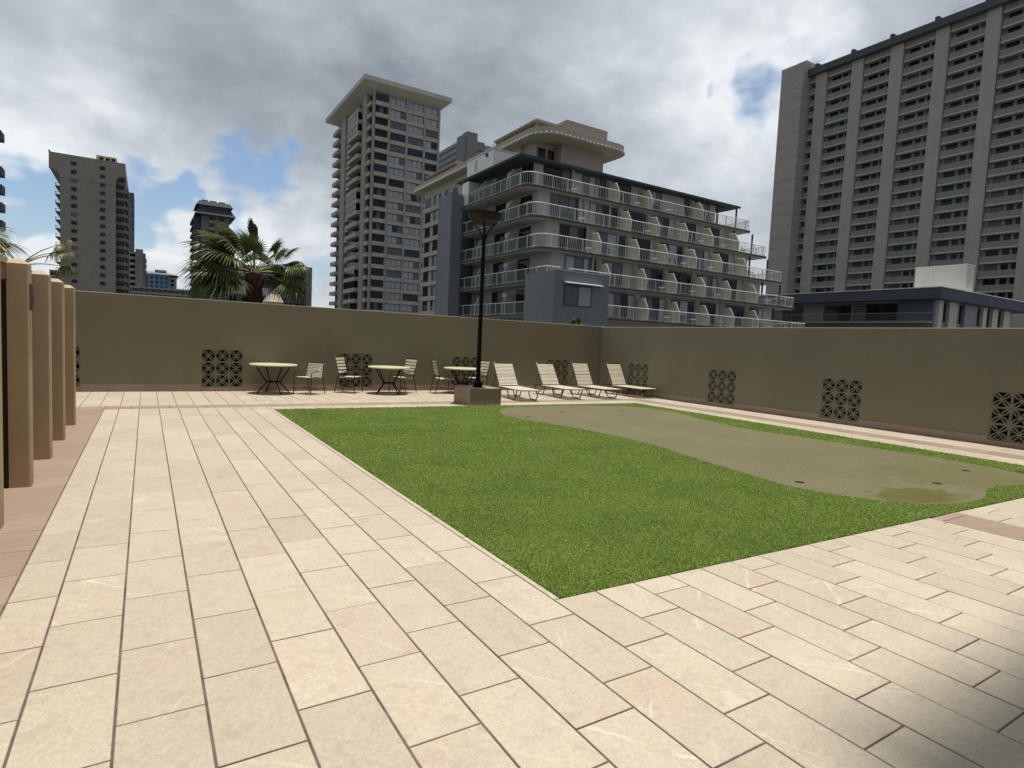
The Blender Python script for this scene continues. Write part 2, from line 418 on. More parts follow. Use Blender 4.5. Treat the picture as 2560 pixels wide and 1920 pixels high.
TW, TL, XA = .308, .608, -.4053
HALF = .0032
regions = [
    [(-.63,-2.0),(2.0593,-2.0),(2.0593,12.63),(-.63,12.63)],
    [(2.0593,2.735),(2.105,2.735),(2.135,12.13),(2.135,12.63),(2.0593,12.63)],
    [(2.0593,-2.0),(6.445,-2.0),(6.445,2.63),(2.0593,2.735)],
    [(6.965,-2.0),(13.48,-2.0),(13.48,2.44),(6.965,2.615)],
    [(2.135,12.13),(11.45,11.95),(12.0,11.95),(12.0,12.63),(2.135,12.63)],
    [(11.27,2.52),(12.0,2.50),(12.0,11.95),(11.45,11.95)],
    [(12.56,2.49),(13.48,2.44),(13.48,13.10),(12.56,13.10)],
    [(-2.6,13.10),(13.48,13.10),(13.48,15.99),(-2.6,15.99)]]
tiles = []
for reg in regions:
    xs = [q[0] for q in reg]; ys = [q[1] for q in reg]
    for k in range(math.floor((min(xs)-XA)/TW), math.ceil((max(xs)-XA)/TW)):
        x0 = XA+k*TW; off = .539+.1985*k
        for n in range(math.floor((min(ys)-off)/TL)-1, math.ceil((max(ys)-off)/TL)+1):
            y0 = off+n*TL
            pl = clip([(x0,y0),(x0+TW,y0),(x0+TW,y0+TL),(x0,y0+TL)], reg)
            if not pl or area(pl) < 6e-4: continue
            tiles.append(pl)
def joint(pl):
    q = inset(pl, .0042); cx = sum(a for a, _ in q)/len(q); w = max(a for a, _ in q)-min(a for a, _ in q)
    k = (w-.0012)/w if w > .05 else 1
    return [(cx+(a-cx)*k, b) for a, b in q]
def vis_size(pl):
    cx = sum(q[0] for q in pl)/len(pl); cy = sum(q[1] for q in pl)/len(pl)
    d = Vector((cx, cy, -EYE)); z = d.dot(CAM_F)
    if z < .2: return 0
    px = d.dot(CAM_R)/z*1479.6; py = d.dot(CAM_U)/z*1479.6
    if abs(px) > 1450 or abs(py) > 1130: return 0
    return area(pl)/z**3
def tile_mesh(pl, name, m):
    c = (sum(q[0] for q in pl)/len(pl), sum(q[1] for q in pl)/len(pl))
    loc = [(q[0]-c[0], q[1]-c[1]) for q in pl]
    key = (name, tuple((round(a, 3), round(b, 3)) for a, b in loc))
    def mk():
        ins = joint(loc)
        return MB().prism(ins, -.013, 0, .0022).mesh(name, m)
    return cached(key, mk), c
tiles.sort(key=vis_size, reverse=True)
def lay(pls, name, m, parent, limit):
    for i, pl in enumerate(pls[:limit]):
        if min(max(q[0] for q in pl)-min(q[0] for q in pl), max(q[1] for q in pl)-min(q[1] for q in pl)) < .015: continue
        me, c = tile_mesh(pl, name, m)
        obj(name, me, parent, (c[0], c[1], random.uniform(-.0008, .0008)), (random.gauss(0, .0012), random.gauss(0, .0012), 0))
    if len(pls) > limit:
        mb = MB(); rn = []
        for pl in pls[limit:]:
            ins = joint(pl); b = len(mb.f); mb.prism(ins, -.013, random.uniform(-.0008, .0008), .0022)
            rn += [random.random()]*(len(mb.f)-b)
        me = mb.mesh(name+'s', m); at = me.attributes.new('rnd', 'FLOAT', 'FACE'); at.data.foreach_set('value', rn)
        tag(obj(name+'_field', me, parent), kind='stuff')
lay(tiles, 'paving_tile', M['tile'], pavement, 300)
# brown bands and the brown strip along the pillars
bt = []
def band(x0, x1, y0, y1, step, along='x', start=0.0):
    a0, a1 = (x0, x1) if along == 'x' else (y0, y1); q = a0-start
    while q < a1:
        lo, hi = max(q, a0), min(q+step, a1)
        if hi-lo > .03: bt.append([(lo,y0),(hi,y0),(hi,y1),(lo,y1)] if along == 'x' else [(x0,lo),(x1,lo),(x1,hi),(x0,hi)])
        q += step
band(-.63, 12.0, 12.63, 13.10, .608, 'x', .2)
band(12.0, 12.56, 2.49, 13.10, .608, 'y', .1)
band(6.445, 6.965, -2.0, 2.62, .608, 'y', .35)
for i in range(4):
    band(-.63-.608*(i+1), -.63-.608*i, -2.0, 13.10, .46, 'y', .02)
bt.sort(key=vis_size, reverse=True)
lay(bt, 'band_tile', M['brown_tile'], pavement, 300)

# ---------------------------------------------------------------- lawn and putting green
GREEN = [(6.40,3.58),(6.29,3.9),(6.32,4.37),(6.48,5.26),(6.73,6.36),(6.78,7.24),(6.72,8.1),(6.53,8.94),(6.39,9.66),(6.28,10.24),(6.4,10.73),(6.7,11.24),(7.15,11.59),(8.0,11.73),(9.07,11.70),(9.8,11.5),(10.4,11.27),(10.82,10.82),(10.84,9.9),(10.47,8.85),(10.2,7.5),(10.3,6.41),(10.53,4.78),(10.56,3.81),(10.32,3.12),(9.9,2.86),(9.41,2.83),(8.84,2.96),(8.48,2.9),(8.05,2.75),(7.58,2.73),(7.27,2.79),(6.93,2.91),(6.71,3.1),(6.54,3.32)]
gs = spline([(*q, 0) for q in GREEN+[GREEN[0]]], 4)[:-1]
GREEN = [(q.x, q.y) for q in gs][::-1]
CUPS = [(6.67,10.06),(7.91,10.57),(9.71,10.59),(6.61,4.07),(8.34,3.35),(9.76,3.59)]
def circle(c, r, n=20): return [(c[0]+r*math.cos(2*math.pi*i/n), c[1]+r*math.sin(2*math.pi*i/n)) for i in range(n)]
def flat(mb, z):
    """turn a plate made in XZ into a horizontal one at height z"""
    mb.v = [(a, c, z+b) for a, b, c in mb.v]; mb.f = [tuple(reversed(f)) for f in mb.f]; return mb
lawn = flat(hole_plate(LAWN, [GREEN], -.012, 0.0), .002)
lawn_o = tag(lawn.build('lawn_base', M['turf_base']), kind='structure')
def green_mat():
    m = bpy.data.materials.new('putting_turf'); m.use_nodes = True; t = NT(m.node_tree)
    out = t.n('ShaderNodeOutputMaterial'); pos = t.n('ShaderNodeNewGeometry').outputs['Position']
    f1 = t.noise(t.vmath('MULTIPLY', pos, (1.0, 2.2, 1)), 26, 5, .7)
    f2 = t.noise(t.vmath('MULTIPLY', pos, (1.0, 1.6, 1)), 5, 5, .6)
    f3 = t.noise(pos, .7, 4, .6)
    col = t.mix(t.mapr(f1, .3, .7), (.085, .078, .040), (.178, .162, .094))
    col = t.mix(t.math('MULTIPLY', t.mapr(f2, .45, .75), .35), col, (.110, .105, .045))
    col = t.mix(t.math('MULTIPLY', t.mapr(f3, .42, .66), .30), col, (.185, .168, .095))
    # worn darker patches, with soft ragged outlines
    for (cx, cy, rx, ry, a) in ((7.30, 3.16, .62, .34, .8), (9.3, 3.6, 1.3, .9, .35), (7.6, 2.95, .5, .2, .4)):
        v = t.vmath('MULTIPLY', t.vmath('SUBTRACT', pos, (cx, cy, 0)), (1/rx, 1/ry, 0))
        d = t.n('ShaderNodeVectorMath', dict(operation='LENGTH'), i0=v).outputs['Value']
        d = t.math('ADD', d, t.mapr(t.noise(pos, 4.5, 5, .65), .3, .7, -.45, .45))
        col = t.mix(t.mapr(d, 1.05, .75, 0, a, True), col, (.088, .082, .018))
    b = t.n('ShaderNodeBsdfPrincipled', None, Base_Color=col, Roughness=.9)
    b.inputs['Specular IOR Level'].default_value = .15
    bn = t.n('ShaderNodeBump', None, Strength=.6, Distance=.006, Height=t.noise(pos, 120, 4, .7))
    m.node_tree.links.new(bn.outputs[0], b.inputs['Normal']); m.node_tree.links.new(b.outputs[0], out.inputs[0]); return m
gp = flat(hole_plate(GREEN, [circle(c, .056) for c in CUPS], -.014, 0.0), .010)
green = tag(gp.build('putting_green', green_mat()), 'short olive putting turf with golf cups let into the lawn', None, None, 'structure')
cupm = mat('white_cup', (.62, .60, .52), .5); capm = mat('dark_cup_bottom', (.02, .02, .015), .9)
CL = ['golf cup nearest the lamp block on the left tip of the putting green', 'golf cup in front of the leftmost sun lounger, middle of the far three', 'golf cup in the far right corner of the putting green',
      'golf cup on the near left bank of the putting green', 'golf cup beside the dark worn patch of turf, nearer of the right pair', 'golf cup at the right bank of the green, farther of the right pair']
for c, lb in zip(CUPS, CL):
    cp = thing('golf_cup', lb, 'golf cup', (c[0], c[1], 0), 0, 'golf cups in the putting green')
    n = 20; mb = MB()
    mb.lathe([(.0555, -.011), (.0555, -.10), (.052, -.10), (.052, -.011)], n, caps=False)
    for k in range(n): mb.f.append((k, (k+1) % n, 3*n+(k+1) % n, 3*n+k)); mb.m.append(0); mb.sm.append(False)
    mb.build('rim', cupm, cp)
    MB().lathe([(.0575, .006), (.0575, -.10), (.0562, -.10), (.0562, .006)], n, caps=False).build('sleeve', capm, cp)
    MB().lathe([(.0518, -.098), (.0518, -.090)], n).build('bottom', capm, cp)

def turf_blades():
    rg = np.random.default_rng(5)
    def inpoly(P, poly):
        c = np.zeros(len(P), bool)
        for i in range(len(poly)):
            a, b = poly[i-1], poly[i]
            cond = ((a[1] > P[:,1]) != (b[1] > P[:,1])) & (P[:,0] < (b[0]-a[0])*(P[:,1]-a[1])/(b[1]-a[1]+1e-12)+a[0])
            c ^= cond
        return c
    N = 1700000
    P = np.stack([rg.uniform(2.09, 11.47, N), rg.uniform(2.5, 12.15, N)], 1)
    P = P[inpoly(P, LAWN) & ~inpoly(P, GREEN)]
    dist = np.hypot(P[:,0], P[:,1])
    keep = rg.random(len(P)) < np.clip((5.0/np.maximum(dist, 1))**1.5, .18, 1)
    P = P[keep]; dist = dist[keep]; n = len(P)
    sc = np.clip(dist/5.0, 1, 2.1)                       # sparser but broader tufts farther off
    ang = rg.uniform(0, 2*np.pi, n); lean = rg.uniform(.35, 1.25, n); ln = rg.uniform(.016, .029, n)
    wid = rg.uniform(.0018, .0034, n)*sc
    dx, dy = np.cos(ang), np.sin(ang); px, py = -dy*wid, dx*wid
    h1 = ln*.55*np.cos(lean*.5); o1 = ln*.55*np.sin(lean*.5); h2 = h1+ln*.45*np.cos(lean*1.3); o2 = o1+ln*.45*np.sin(lean*1.3)
    z0 = np.full(n, .002)
    V = np.empty((n, 5, 3))
    V[:,0] = np.stack([P[:,0]-px, P[:,1]-py, z0], 1); V[:,1] = np.stack([P[:,0]+px, P[:,1]+py, z0], 1)
    V[:,2] = np.stack([P[:,0]+dx*o1+px*.8, P[:,1]+dy*o1+py*.8, z0+h1], 1); V[:,3] = np.stack([P[:,0]+dx*o1-px*.8, P[:,1]+dy*o1-py*.8, z0+h1], 1)
    V[:,4] = np.stack([P[:,0]+dx*o2, P[:,1]+dy*o2, z0+h2], 1)
    idx = np.arange(n)*5
    loops = np.stack([idx, idx+1, idx+2, idx+3, idx+3, idx+2, idx+4], 1).ravel()
    me = bpy.data.meshes.new('turf'); me.vertices.add(n*5); me.vertices.foreach_set('co', V.ravel())
    me.loops.add(n*7); me.loops.foreach_set('vertex_index', loops.astype(np.int32))
    me.polygons.add(n*2); ls = np.stack([np.arange(n)*7, np.arange(n)*7+4], 1).ravel()
    me.polygons.foreach_set('loop_start', ls.astype(np.int32))
    me.update(calc_edges=True); me.materials.append(M['turf'])
    rv = np.repeat(rg.uniform(0, 1, n)**1.2, 2)
    at = me.attributes.new('rnd', 'FLOAT', 'FACE'); at.data.foreach_set('value', rv.astype(np.float32))
    o = obj('artificial_turf', me); tag(o, 'bright green artificial turf of the lawn round the putting green', 'turf', None, 'stuff')
turf_blades()

# ---------------------------------------------------------------- perimeter walls with pierced screens
WY, WX = 16.01, 13.505
BK = .3065                                   # screen block pitch
def block_mesh():
    h = BK/2-.0015; pet = []; tri = []
    import cmath
    def arc(p, q, bulge, n=7):
        p, q = Vector(p), Vector(q); m = (p+q)/2; nrm = Vector((-(q-p).y, (q-p).x))
        return [tuple(((1-t)**2)*p + 2*t*(1-t)*(m+nrm*bulge) + t*t*q) for t in [i/n for i in range(n+1)]]
    holes = []
    for k in range(4):
        a = math.pi/4+k*math.pi/2; rot = Matrix.Rotation(a, 2)
        lens = arc((.020, 0), (.176, 0), -.22) + arc((.176, 0), (.020, 0), -.22)[1:-1]
        holes.append([tuple(rot @ Vector(q)) for q in lens])
        a2 = k*math.pi/2; rot2 = Matrix.Rotation(a2, 2)
        L, Q = .134, .086
        tr = arc((.020, 0), (L, -Q), .20)[:-1] + arc((L, -Q), (L, Q), 0.0, 3)[:-1] + arc((L, Q), (.020, 0), .20)[:-1]
        holes.append([tuple(rot2 @ Vector(q)) for q in tr])
    return hole_plate([(-h,-h),(h,-h),(h,h),(-h,h)], holes, 0.0, .085).mesh('screen_block', M['wall'])
BLOCK = block_mesh()
def wall_run(name, label, a0, a1, top, screens, skirt_seed, loc, rot):
    """wall along local +x, visible face at local y=0 looking to -y"""
    w = thing(name, label, 'wall', loc, rot)
    z0, z1 = .100, .100+3*BK
    mb = MB(); cur = a0
    for s in screens:
        mb.box(cur, s, 0, .20, -.3, top); mb.box(s, s+3*BK, 0, .20, -.3, z0); mb.box(s, s+3*BK, 0, .20, z1, top); cur = s+3*BK
    mb.box(cur, a1, 0, .20, -.3, top)
    c = .016; mb.add([(a0, 0, top), (a1, 0, top), (a1, c*.45, top+c*.8), (a0, c*.45, top+c*.8), (a1, c, top+c), (a0, c, top+c), (a1, .2, top+c), (a0, .2, top+c), (a1, .2, top), (a0, .2, top)], [(0,1,2,3),(3,2,4,5),(5,4,6,7),(7,6,8,9),(1,8,6,4,2),(0,3,5,7,9)])
    mb.build('wall_body', M['wall'], w)
    rc = MB()  # added closed boxes, painted dark so the screen holes look shaded
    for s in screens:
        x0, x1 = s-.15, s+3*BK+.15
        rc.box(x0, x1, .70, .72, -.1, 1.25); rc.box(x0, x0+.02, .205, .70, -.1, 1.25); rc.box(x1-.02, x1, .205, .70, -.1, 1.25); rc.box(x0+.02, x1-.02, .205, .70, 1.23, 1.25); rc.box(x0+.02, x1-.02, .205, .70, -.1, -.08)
    rc.build('hole_shade_box', M['recess_shade'], w)
    for s in screens:
        for i in range(3):
            for j in range(3):
                obj('screen_block', BLOCK, w, (s+BK*(i+.5), .004+random.uniform(-.002, .002), z0+BK*(j+.5)))
    rnd = random.Random(skirt_seed); q = a0
    cuts = sorted([s for s in screens]+[s+3*BK for s in screens])
    while q < a1-.02:
        nx = min([q+.608]+[c for c in cuts if c > q+.01]+[a1]); low = any(s-.005 <= q < s+3*BK-.01 for s in screens)
        h = z0-.006 if low else .162
        me = cached(('skirt', round(nx-q, 3), low), lambda: MB().box(.002, nx-q-.002, -.016, -.001, .001, h).mesh('skirting_tile', M['brown_tile']))
        obj('skirting_tile', me, w, (q, 0, 0)); q = nx
    return w
wall_run('parapet_wall', 'olive stucco parapet wall across the back, behind the tables and loungers', -2.9, 13.70, 2.195,
         [-2.14, 1.137, 4.44, 7.80, 11.245], 3, (0, WY, 0), 0)
# local x runs towards -y on the right-hand wall
wall_run('parapet_wall', 'olive stucco parapet wall running along the right side of the putting green', -16.0+.02, 5.0, 2.178,
         [-14.54, -11.26, -7.955, -4.67, -1.38], 5, (WX, 0, 0), R(-90))

# ---------------------------------------------------------------- pillared pavilion on the left
pv = thing('pavilion', 'tan stucco pavilion front with a row of square pillars beside the brown paving strip', 'building', (0, 0, 0))
def pillar(y):
    x0, x1, y1, h, c, e = -1.04, -.885, y+.145, 2.05, .055, .012
    base = [(x0, y), (x1-e, y), (x1, y+e), (x1, y1), (x0, y1)]; n = 5
    topp = [(x0+.02, y+c), (x1-c, y+c), (x1-c, y+c+.002), (x1-c, y1-.02), (x0+.02, y1-.02)]
    MB().add([(a, b, 0) for a, b in base]+[(a, b, h-c*.8) for a, b in base]+[(a, b, h) for a, b in topp],
             [(4,3,2,1,0), (10,11,12,13,14)]+[(i, (i+1) % n, n+(i+1) % n, n+i) for i in range(n)]+[(n+i, n+(i+1) % n, 2*n+(i+1) % n, 2*n+i) for i in range(n)]).build('pillar', M['post'], pv)
for y in (4.12, 5.43, 6.785, 8.11, 9.37, 10.73): pillar(y)
MB().box(-6, -1.9, -2, 12.2, 0, 2.0).build('wall', M['post'], pv)
MB().box(-6, -1.045, -2, 12.2, 2.003, 2.045).build('roof', M['post'], pv)
MB().box(-1.90, -1.045, 6.80, 6.92, 1.86, 2.0).build('lintel', M['post'], pv)
d = thing_door = MB().box(-1.895, -1.84, 7.0, 9.4, .01, 1.9).build('door', mat('black_frame', (.02, .018, .016), .5), pv)
MB().box(-1.838, -1.832, 7.08, 8.16, .1, 1.8).box(-1.838, -1.832, 8.24, 9.32, .1, 1.8).build('pane', glassy('door_glass', (.03, .035, .035)), d)
MB().box(-1.30, -1.05, 6.83, 6.90, .005, 1.86).build('door_jamb', mat('black_frame2', (.018, .016, .014), .5), pv)
MB().add([(-7,9.5,2.06),(-2.2,9.5,2.06),(-2.2,13,2.06),(-7,13,2.06),(-4.5,9.5,2.75),(-4.5,13,2.75)], [(0,1,4),(3,5,2),(1,2,5,4),(0,4,5,3),(0,3,2,1)]).build('gable', M['roof_grey'], pv)
MB().box(-.884, -.862, 6.80, 6.87, 1.60, 1.83).box(-.8615, -.857, 6.815, 6.855, 1.66, 1.74).build('switch_box', mat('galvanised', (.16, .15, .14), .5, .15, 30, metal=.4), pv)

# ---------------------------------------------------------------- lamp standard on its block
blk = thing('lamp_plinth', 'square plinth clad in brown stone tiles under the lamp post', 'plinth', (6.82, 12.545, 0))
MB().box(-.405, .405, -.405, .405, 0, .385).build('core', M['brown_tile'], blk)
for k in range(4):
    for s in (-1, 1):
        me = cached('clad', lambda: MB().box(-.208, .208, -.012, .0, .003, .398).mesh('cladding_tile', M['brown_tile']))
        a = k*math.pi/2; o = obj('cladding_tile', me, blk, (0, 0, 0), a)
        v = Matrix.Rotation(a, 3, 'Z') @ Vector((s*.2095, -.408, 0)); o.location = v
for sx in (-1, 1):
    for sy in (-1, 1): MB().box(sx*.2025-.2005, sx*.2025+.2005, sy*.2025-.2005, sy*.2025+.2005, .387, .402).build('top_tile', M['brown_tile'], blk)
lamp = thing('lamp_post', 'tall black lamp post with a shallow bronze bowl on curved arms', 'street lamp', (6.82, 12.545, .402))
MB().lathe([(.12, 0), (.12, .10), (.10, .125), (.075, .14)], 8).build('base_collar', M['black'], lamp)
MB().lathe([(.058, .14), (.052, 1.2), (.046, 3.45), (.055, 3.5), (.055, 3.60), (.03, 3.64)], 16).build('pole', M['black'], lamp)
for k in range(4):
    a = math.pi/4+k*math.pi/2+.2; c, s = math.cos(a), math.sin(a)
    MB().tube([(c*r, s*r, z) for r, z in ((.045, 3.50), (.06, 3.62), (.12, 3.74), (.20, 3.82), (.27, 3.90))], .016, 8).build('arm', M['black'], lamp)
bowl = MB().lathe([(.0, 3.875), (.25, 3.88), (.33, 3.945), (.395, 4.05), (.412, 4.095), (.405, 4.10), (.38, 4.04), (.31, 3.95), (.24, 3.90), (0, 3.895)], 40, caps=False).build('bowl', M['bronze'], lamp)
MB().lathe([(.405, 4.088), (.418, 4.092), (.418, 4.112), (.403, 4.112), (.403, 4.10)], 40, caps=False).build('rim', M['black'], bowl)
MB().lathe([(.20, 3.90), (.36, 4.02), (.36, 4.04), (.0, 4.06)], 32).build('lens', mat('lamp_lens', (.35, .33, .28), .4), bowl)

# ================================================================ FURNITURE
def make_table(loc, rot, label):
    t = thing('patio_table', label, 'table', loc, rot, 'round tables along the back wall')
    def top():
        return MB().lathe([(0, .690), (.50, .690), (.535, .684), (.552, .694), (.556, .706), (.550, .718), (.535, .724), (.25, .7245), (0, .7245)], 48, caps=False).mesh('table_top', M['table'])
    obj('table_top', cached('ttop', top), t)
    def leg():
        pts = spline([(.43, 0, .688), (.36, 0, .55), (.27, 0, .42), (.19, 0, .315), (.155, 0, .285), (.20, 0, .235), (.31, 0, .12), (.40, 0, .012)], 5)
        return MB().tube(pts, .0145, 8).tube([(.40, 0, .0), (.40, 0, .02)], .021, 8).mesh('leg', M['black'])
    for k in range(4): obj('leg', cached('tleg', leg), t, (0, 0, 0), k*math.pi/2+math.pi/4*0)
    def ring():
        return MB().tube([(.158*math.cos(a), .158*math.sin(a), .287) for a in [2*math.pi*i/24 for i in range(24)]], .012, 6, True).mesh('brace_ring', M['black'])
    obj('brace_ring', cached('tring', ring), t)
    obj('under_ring', cached('turing', lambda: MB().tube([(.42*math.cos(a), .42*math.sin(a), .680) for a in [2*math.pi*i/36 for i in range(36)]], .010, 6, True).mesh('under_ring', M['black'])), t)
    return t
make_table((2.67, 15.42, 0), R(-75), 'round cream table standing alone at the left, nearest the pillars')
make_table((5.52, 15.13, 0), R(-70), 'round cream table between two chairs, middle one of the three tables')
make_table((7.74, 15.16, 0), R(-60), 'round cream table partly hidden behind the lamp post')

def strap_mesh(w, d, th=.0022, sag=0.0, wrap=True):
    """one vinyl strap running across x, ends wrapped round the side tubes"""
    mb = MB(); n = 8; top = []
    for i in range(n+1):
        u = i/n*2-1; z = -sag*(1-u*u); top.append((u*w/2, z))
    if wrap: top = [(-w/2-.004, -.028), (-w/2-.011, -.010)]+top+[(w/2+.011, -.010), (w/2+.004, -.028)]
    vs = []; fs = []
    for x, z in top: vs += [(x, -d/2, z), (x, d/2, z), (x, d/2, z-th), (x, -d/2, z-th)]
    for i in range(len(top)-1):
        b = 4*i
        fs += [(b, b+4, b+5, b+1), (b+2, b+6, b+7, b+3), (b+1, b+5, b+6, b+2), (b, b+3, b+7, b+4)]
    fs += [(0, 1, 2, 3), (4*len(top)-4, 4*len(top)-1, 4*len(top)-2, 4*len(top)-3)]
    return mb.add(vs, fs).mesh('strap', M['strap'])
def orient(o, x, along, up):
    """place with local y -> along, local z -> up"""
    a = Vector(along).normalized(); u = Vector(up).normalized(); sx = a.cross(u)
    m = Matrix((sx, a, u)).transposed().to_4x4(); m.translation = Vector(x); o.matrix_local = m
def make_chair(loc, facing, label, low=False):
    """facing: world angle of the direction the sitter looks to; local +y is forward"""
    t = thing('strap_chair', label, 'chair', loc, math.atan2(facing[1], facing[0])-math.pi/2, 'strap chairs at the tables')
    W = .26; fr = M['frame_brown']; top = .775 if low else .935
    for s in (-1, 1):
        def side():
            mb = MB()
            if low:
                pts = spline([(s*W, .265, 0), (s*W, .255, .30), (s*W, .245, .50), (s*(W+.005), .19, .555), (s*(W+.005), .02, .585), (s*W, -.14, .70), (s*W, -.215, .772)], 6)
            else:
                pts = spline([(s*W, .265, 0), (s*W, .255, .30), (s*W, .245, .50), (s*(W+.005), .19, .555), (s*(W+.005), .0, .575), (s*W, -.14, .60), (s*(W-.012), -.195, .62)], 6)
            return mb.tube(pts, .0125, 8).mesh('arm_frame', fr)
        obj('arm_frame', cached(('arm', low, s), side), t)
        def rear():
            pts = [(s*(W-.012), -.285, 0), (s*(W-.012), -.20, .395), (s*(W-.012), -.155, .42)]
            return MB().tube(spline(pts, 5), .0125, 8).mesh('leg', fr)
        obj('leg', cached(('rear', low, s), rear), t)
    def back():
        b0, z0 = -.165, .40; b1 = -.235 if low else -.29
        w = W-.014
        if low: pts = spline([(-W, b1+.02, top), (-W+.03, b1, top+.012), (0, b1-.015, top+.004), (W-.03, b1, top+.012), (W, b1+.02, top)], 6)
        else: pts = [(-w, b0, z0), (-w, b1+.012, top-.06)]+bez((-w, b1+.004, top-.045), (-w, b1, top), (-w+.05, b1, top), 5)+bez((w-.05, b1, top), (w, b1, top), (w, b1+.004, top-.045), 5)+[(w, b1+.012, top-.06), (w, b0, z0)]
        mb = MB().tube(pts, .0125, 8)
        if low:
            for s in (-1, 1): mb.tube([(s*w, b0, z0), (s*w, b1+.01, top)], .0115, 8)
        return mb.mesh('back_frame', fr)
    obj('back_frame', cached(('back', low), back), t)
    def seat():
        w = W-.02; z = .405
        return MB().tube([(-w, -.17, z), (-w, .20, z+.012), (-w+.05, .255, z+.010), (w-.05, .255, z+.010), (w, .20, z+.012), (w, -.17, z)], .0125, 8, True).mesh('seat_frame', fr)
    obj('seat_frame', cached(('seat', low), seat), t)
    def stretch():
        mb = MB(); z = .135
        for s in (-1, 1): mb.tube([(s*(W-.006), .262, z), (s*(W-.012), -.256, z)], .008, 6)
        mb.tube([(-W, 0, z), (W, 0, z)], .008, 6); return mb.mesh('stretcher', fr)
    obj('stretcher', cached(('stre', low), stretch), t)
    n = 9 if low else 5; d = .026 if low else .060
    sb = cached(('strapb', low), lambda: strap_mesh(2*(W-.016), d))
    z0, z1 = (.435, top-.03) if low else (.545, top-.055)
    b = lambda z: -.165+(z-.40)/(top-.40)*((-.235 if low else -.29)+.165)
    for i in range(n):
        z = z0+(z1-z0)*i/(n-1); o = obj('strap', sb, t)
        al = Vector((0, b(z+.1)-b(z), .1)).normalized(); up = Vector((0, al.z, -al.y))
        orient(o, Vector((0, b(z), z))+up*.0145, al, up)
    ss = cached(('straps', low), lambda: strap_mesh(2*(W-.022), .047, sag=.016))
    for i in range(8):
        y = -.145+i*.0525; o = obj('strap', ss, t); orient(o, (0, y, .4205+.010*(i/7)), (0, 1, .03), (0, -.03, 1))
    return t
make_chair((3.49, 15.22, 0), (-.80, -.60), 'low-backed strap chair with curved arms, right of the lone left table', True)
make_chair((4.57, 15.52, 0), (.76, -.65), 'high-backed strap chair turned right, left of the middle table')
make_chair((6.03, 15.42, 0), (-.97, -.24), 'high-backed strap chair facing left, right of the middle table')
make_chair((7.12, 15.17, 0), (.98, -.12), 'high-backed strap chair seen from behind, left of the table behind the lamp')
make_chair((8.33, 15.42, 0), (-.95, -.30), 'high-backed strap chair half hidden behind the lamp post')

def make_lounger(loc, axis, label, back_deg=52):
    """local +y from the foot end to the head end"""
    t = thing('sun_lounger', label, 'sun lounger', loc, math.atan2(axis[1], axis[0])-math.pi/2, 'strap sun loungers in a row')
    W, Z, hy = .305, .305, 1.42; fr = M['frame_tan']; bl = .80; ba = R(back_deg)
    def frame():
        w = W
        p = [(-w, 1.98, Z-.035), (-w, 1.40, Z-.035), (-w, .10, Z-.02)]+bez((-w, .06, Z-.02), (-w, 0, Z-.02), (-w+.06, 0, Z-.02), 4)+bez((w-.06, 0, Z-.02), (w, 0, Z-.02), (w, .06, Z-.02), 4)+[(w, .10, Z-.02), (w, 1.40, Z-.035), (w, 1.98, Z-.035)]
        return MB().tube(p, .0135, 8).tube([(-w, 1.95, Z-.035), (w, 1.95, Z-.035)], .0125, 8).tube([(-w, 1.0, Z-.04), (w, 1.0, Z-.04)], .0125, 8).mesh('frame', fr)
    obj('frame', cached('lframe', frame), t)
    for s in (-1, 1):
        for y in (.20, 1.22):
            def leg():
                pts = [(0, 0, Z-.04)]+bez((0, .095, .06), (0, .115, .012), (0, .165, .012), 4)+bez((0, .44, .012), (0, .49, .012), (0, .51, .06), 4)+[(0, .62, Z-.05)]
                return MB().tube(pts, .0155, 8).mesh('leg', fr)
            obj('leg', cached('lleg', leg), t, (s*(W+.012), y, 0))
    by = lambda q: hy+q*math.cos(ba); bz = lambda q: Z-.005+q*math.sin(ba)
    def bframe():
        w = W-.02
        P = lambda x, q: (x, by(q), bz(q))
        pts = [P(-w, 0), P(-w, bl-.10)]+[tuple(v) for v in bez(P(-w, bl-.07), P(-w, bl), P(-w+.07, bl), 5)]+[tuple(v) for v in bez(P(w-.07, bl), P(w, bl), P(w, bl-.07), 5)]+[P(w, bl-.10), P(w, 0)]
        return MB().tube(pts, .0160, 8).mesh('back_frame', fr)
    obj('back_frame', cached(('lb', back_deg), bframe), t)
    def prop():
        w = W-.02; mb = MB()
        for s in (-1, 1): mb.tube([(s*w, by(.42), bz(.42)), (s*w, 1.90, Z-.03)], .009, 6)
        mb.tube([(-w, 1.90, Z-.03), (w, 1.90, Z-.03)], .010, 6)
        for s in (-1, 1): mb.box(s*w-.012, s*w+.012, 1.55, 1.93, Z-.032, Z-.022)
        return mb.mesh('back_prop', M['frame_brown'])
    obj('back_prop', cached(('lp', back_deg), prop), t)
    ss = cached('lstrap', lambda: strap_mesh(2*(W+.0), .046, sag=.010)); sb = cached('lstrapb', lambda: strap_mesh(2*(W-.022), .030, sag=.006))
    n = 25
    for i in range(n):
        o = obj('seat_strap', ss, t); orient(o, (0, .05+i*(hy-.09)/(n-1), Z-.004), (0, 1, 0), (0, 0, 1))
    al = Vector((0, math.cos(ba), math.sin(ba))); up = Vector((0, -al.z, al.y))
    for i in range(15):
        q = .035+i*.0485+(.012 if i > 6 else 0); o = obj('back_strap', sb, t); orient(o, Vector((0, by(q), bz(q)))+up*.015, al, up)
    return t
make_lounger((8.50, 12.72, 0), (.12, 1), 'cream strap sun lounger right beside the lamp plinth, leftmost of four', 52)
make_lounger((10.20, 12.98, 0), (.08, 1), 'cream strap sun lounger in front of a pierced screen, second from the lamp', 53)
make_lounger((11.52, 12.94, 0), (.05, 1), 'cream strap sun lounger with a steeper back, third from the lamp', 60)
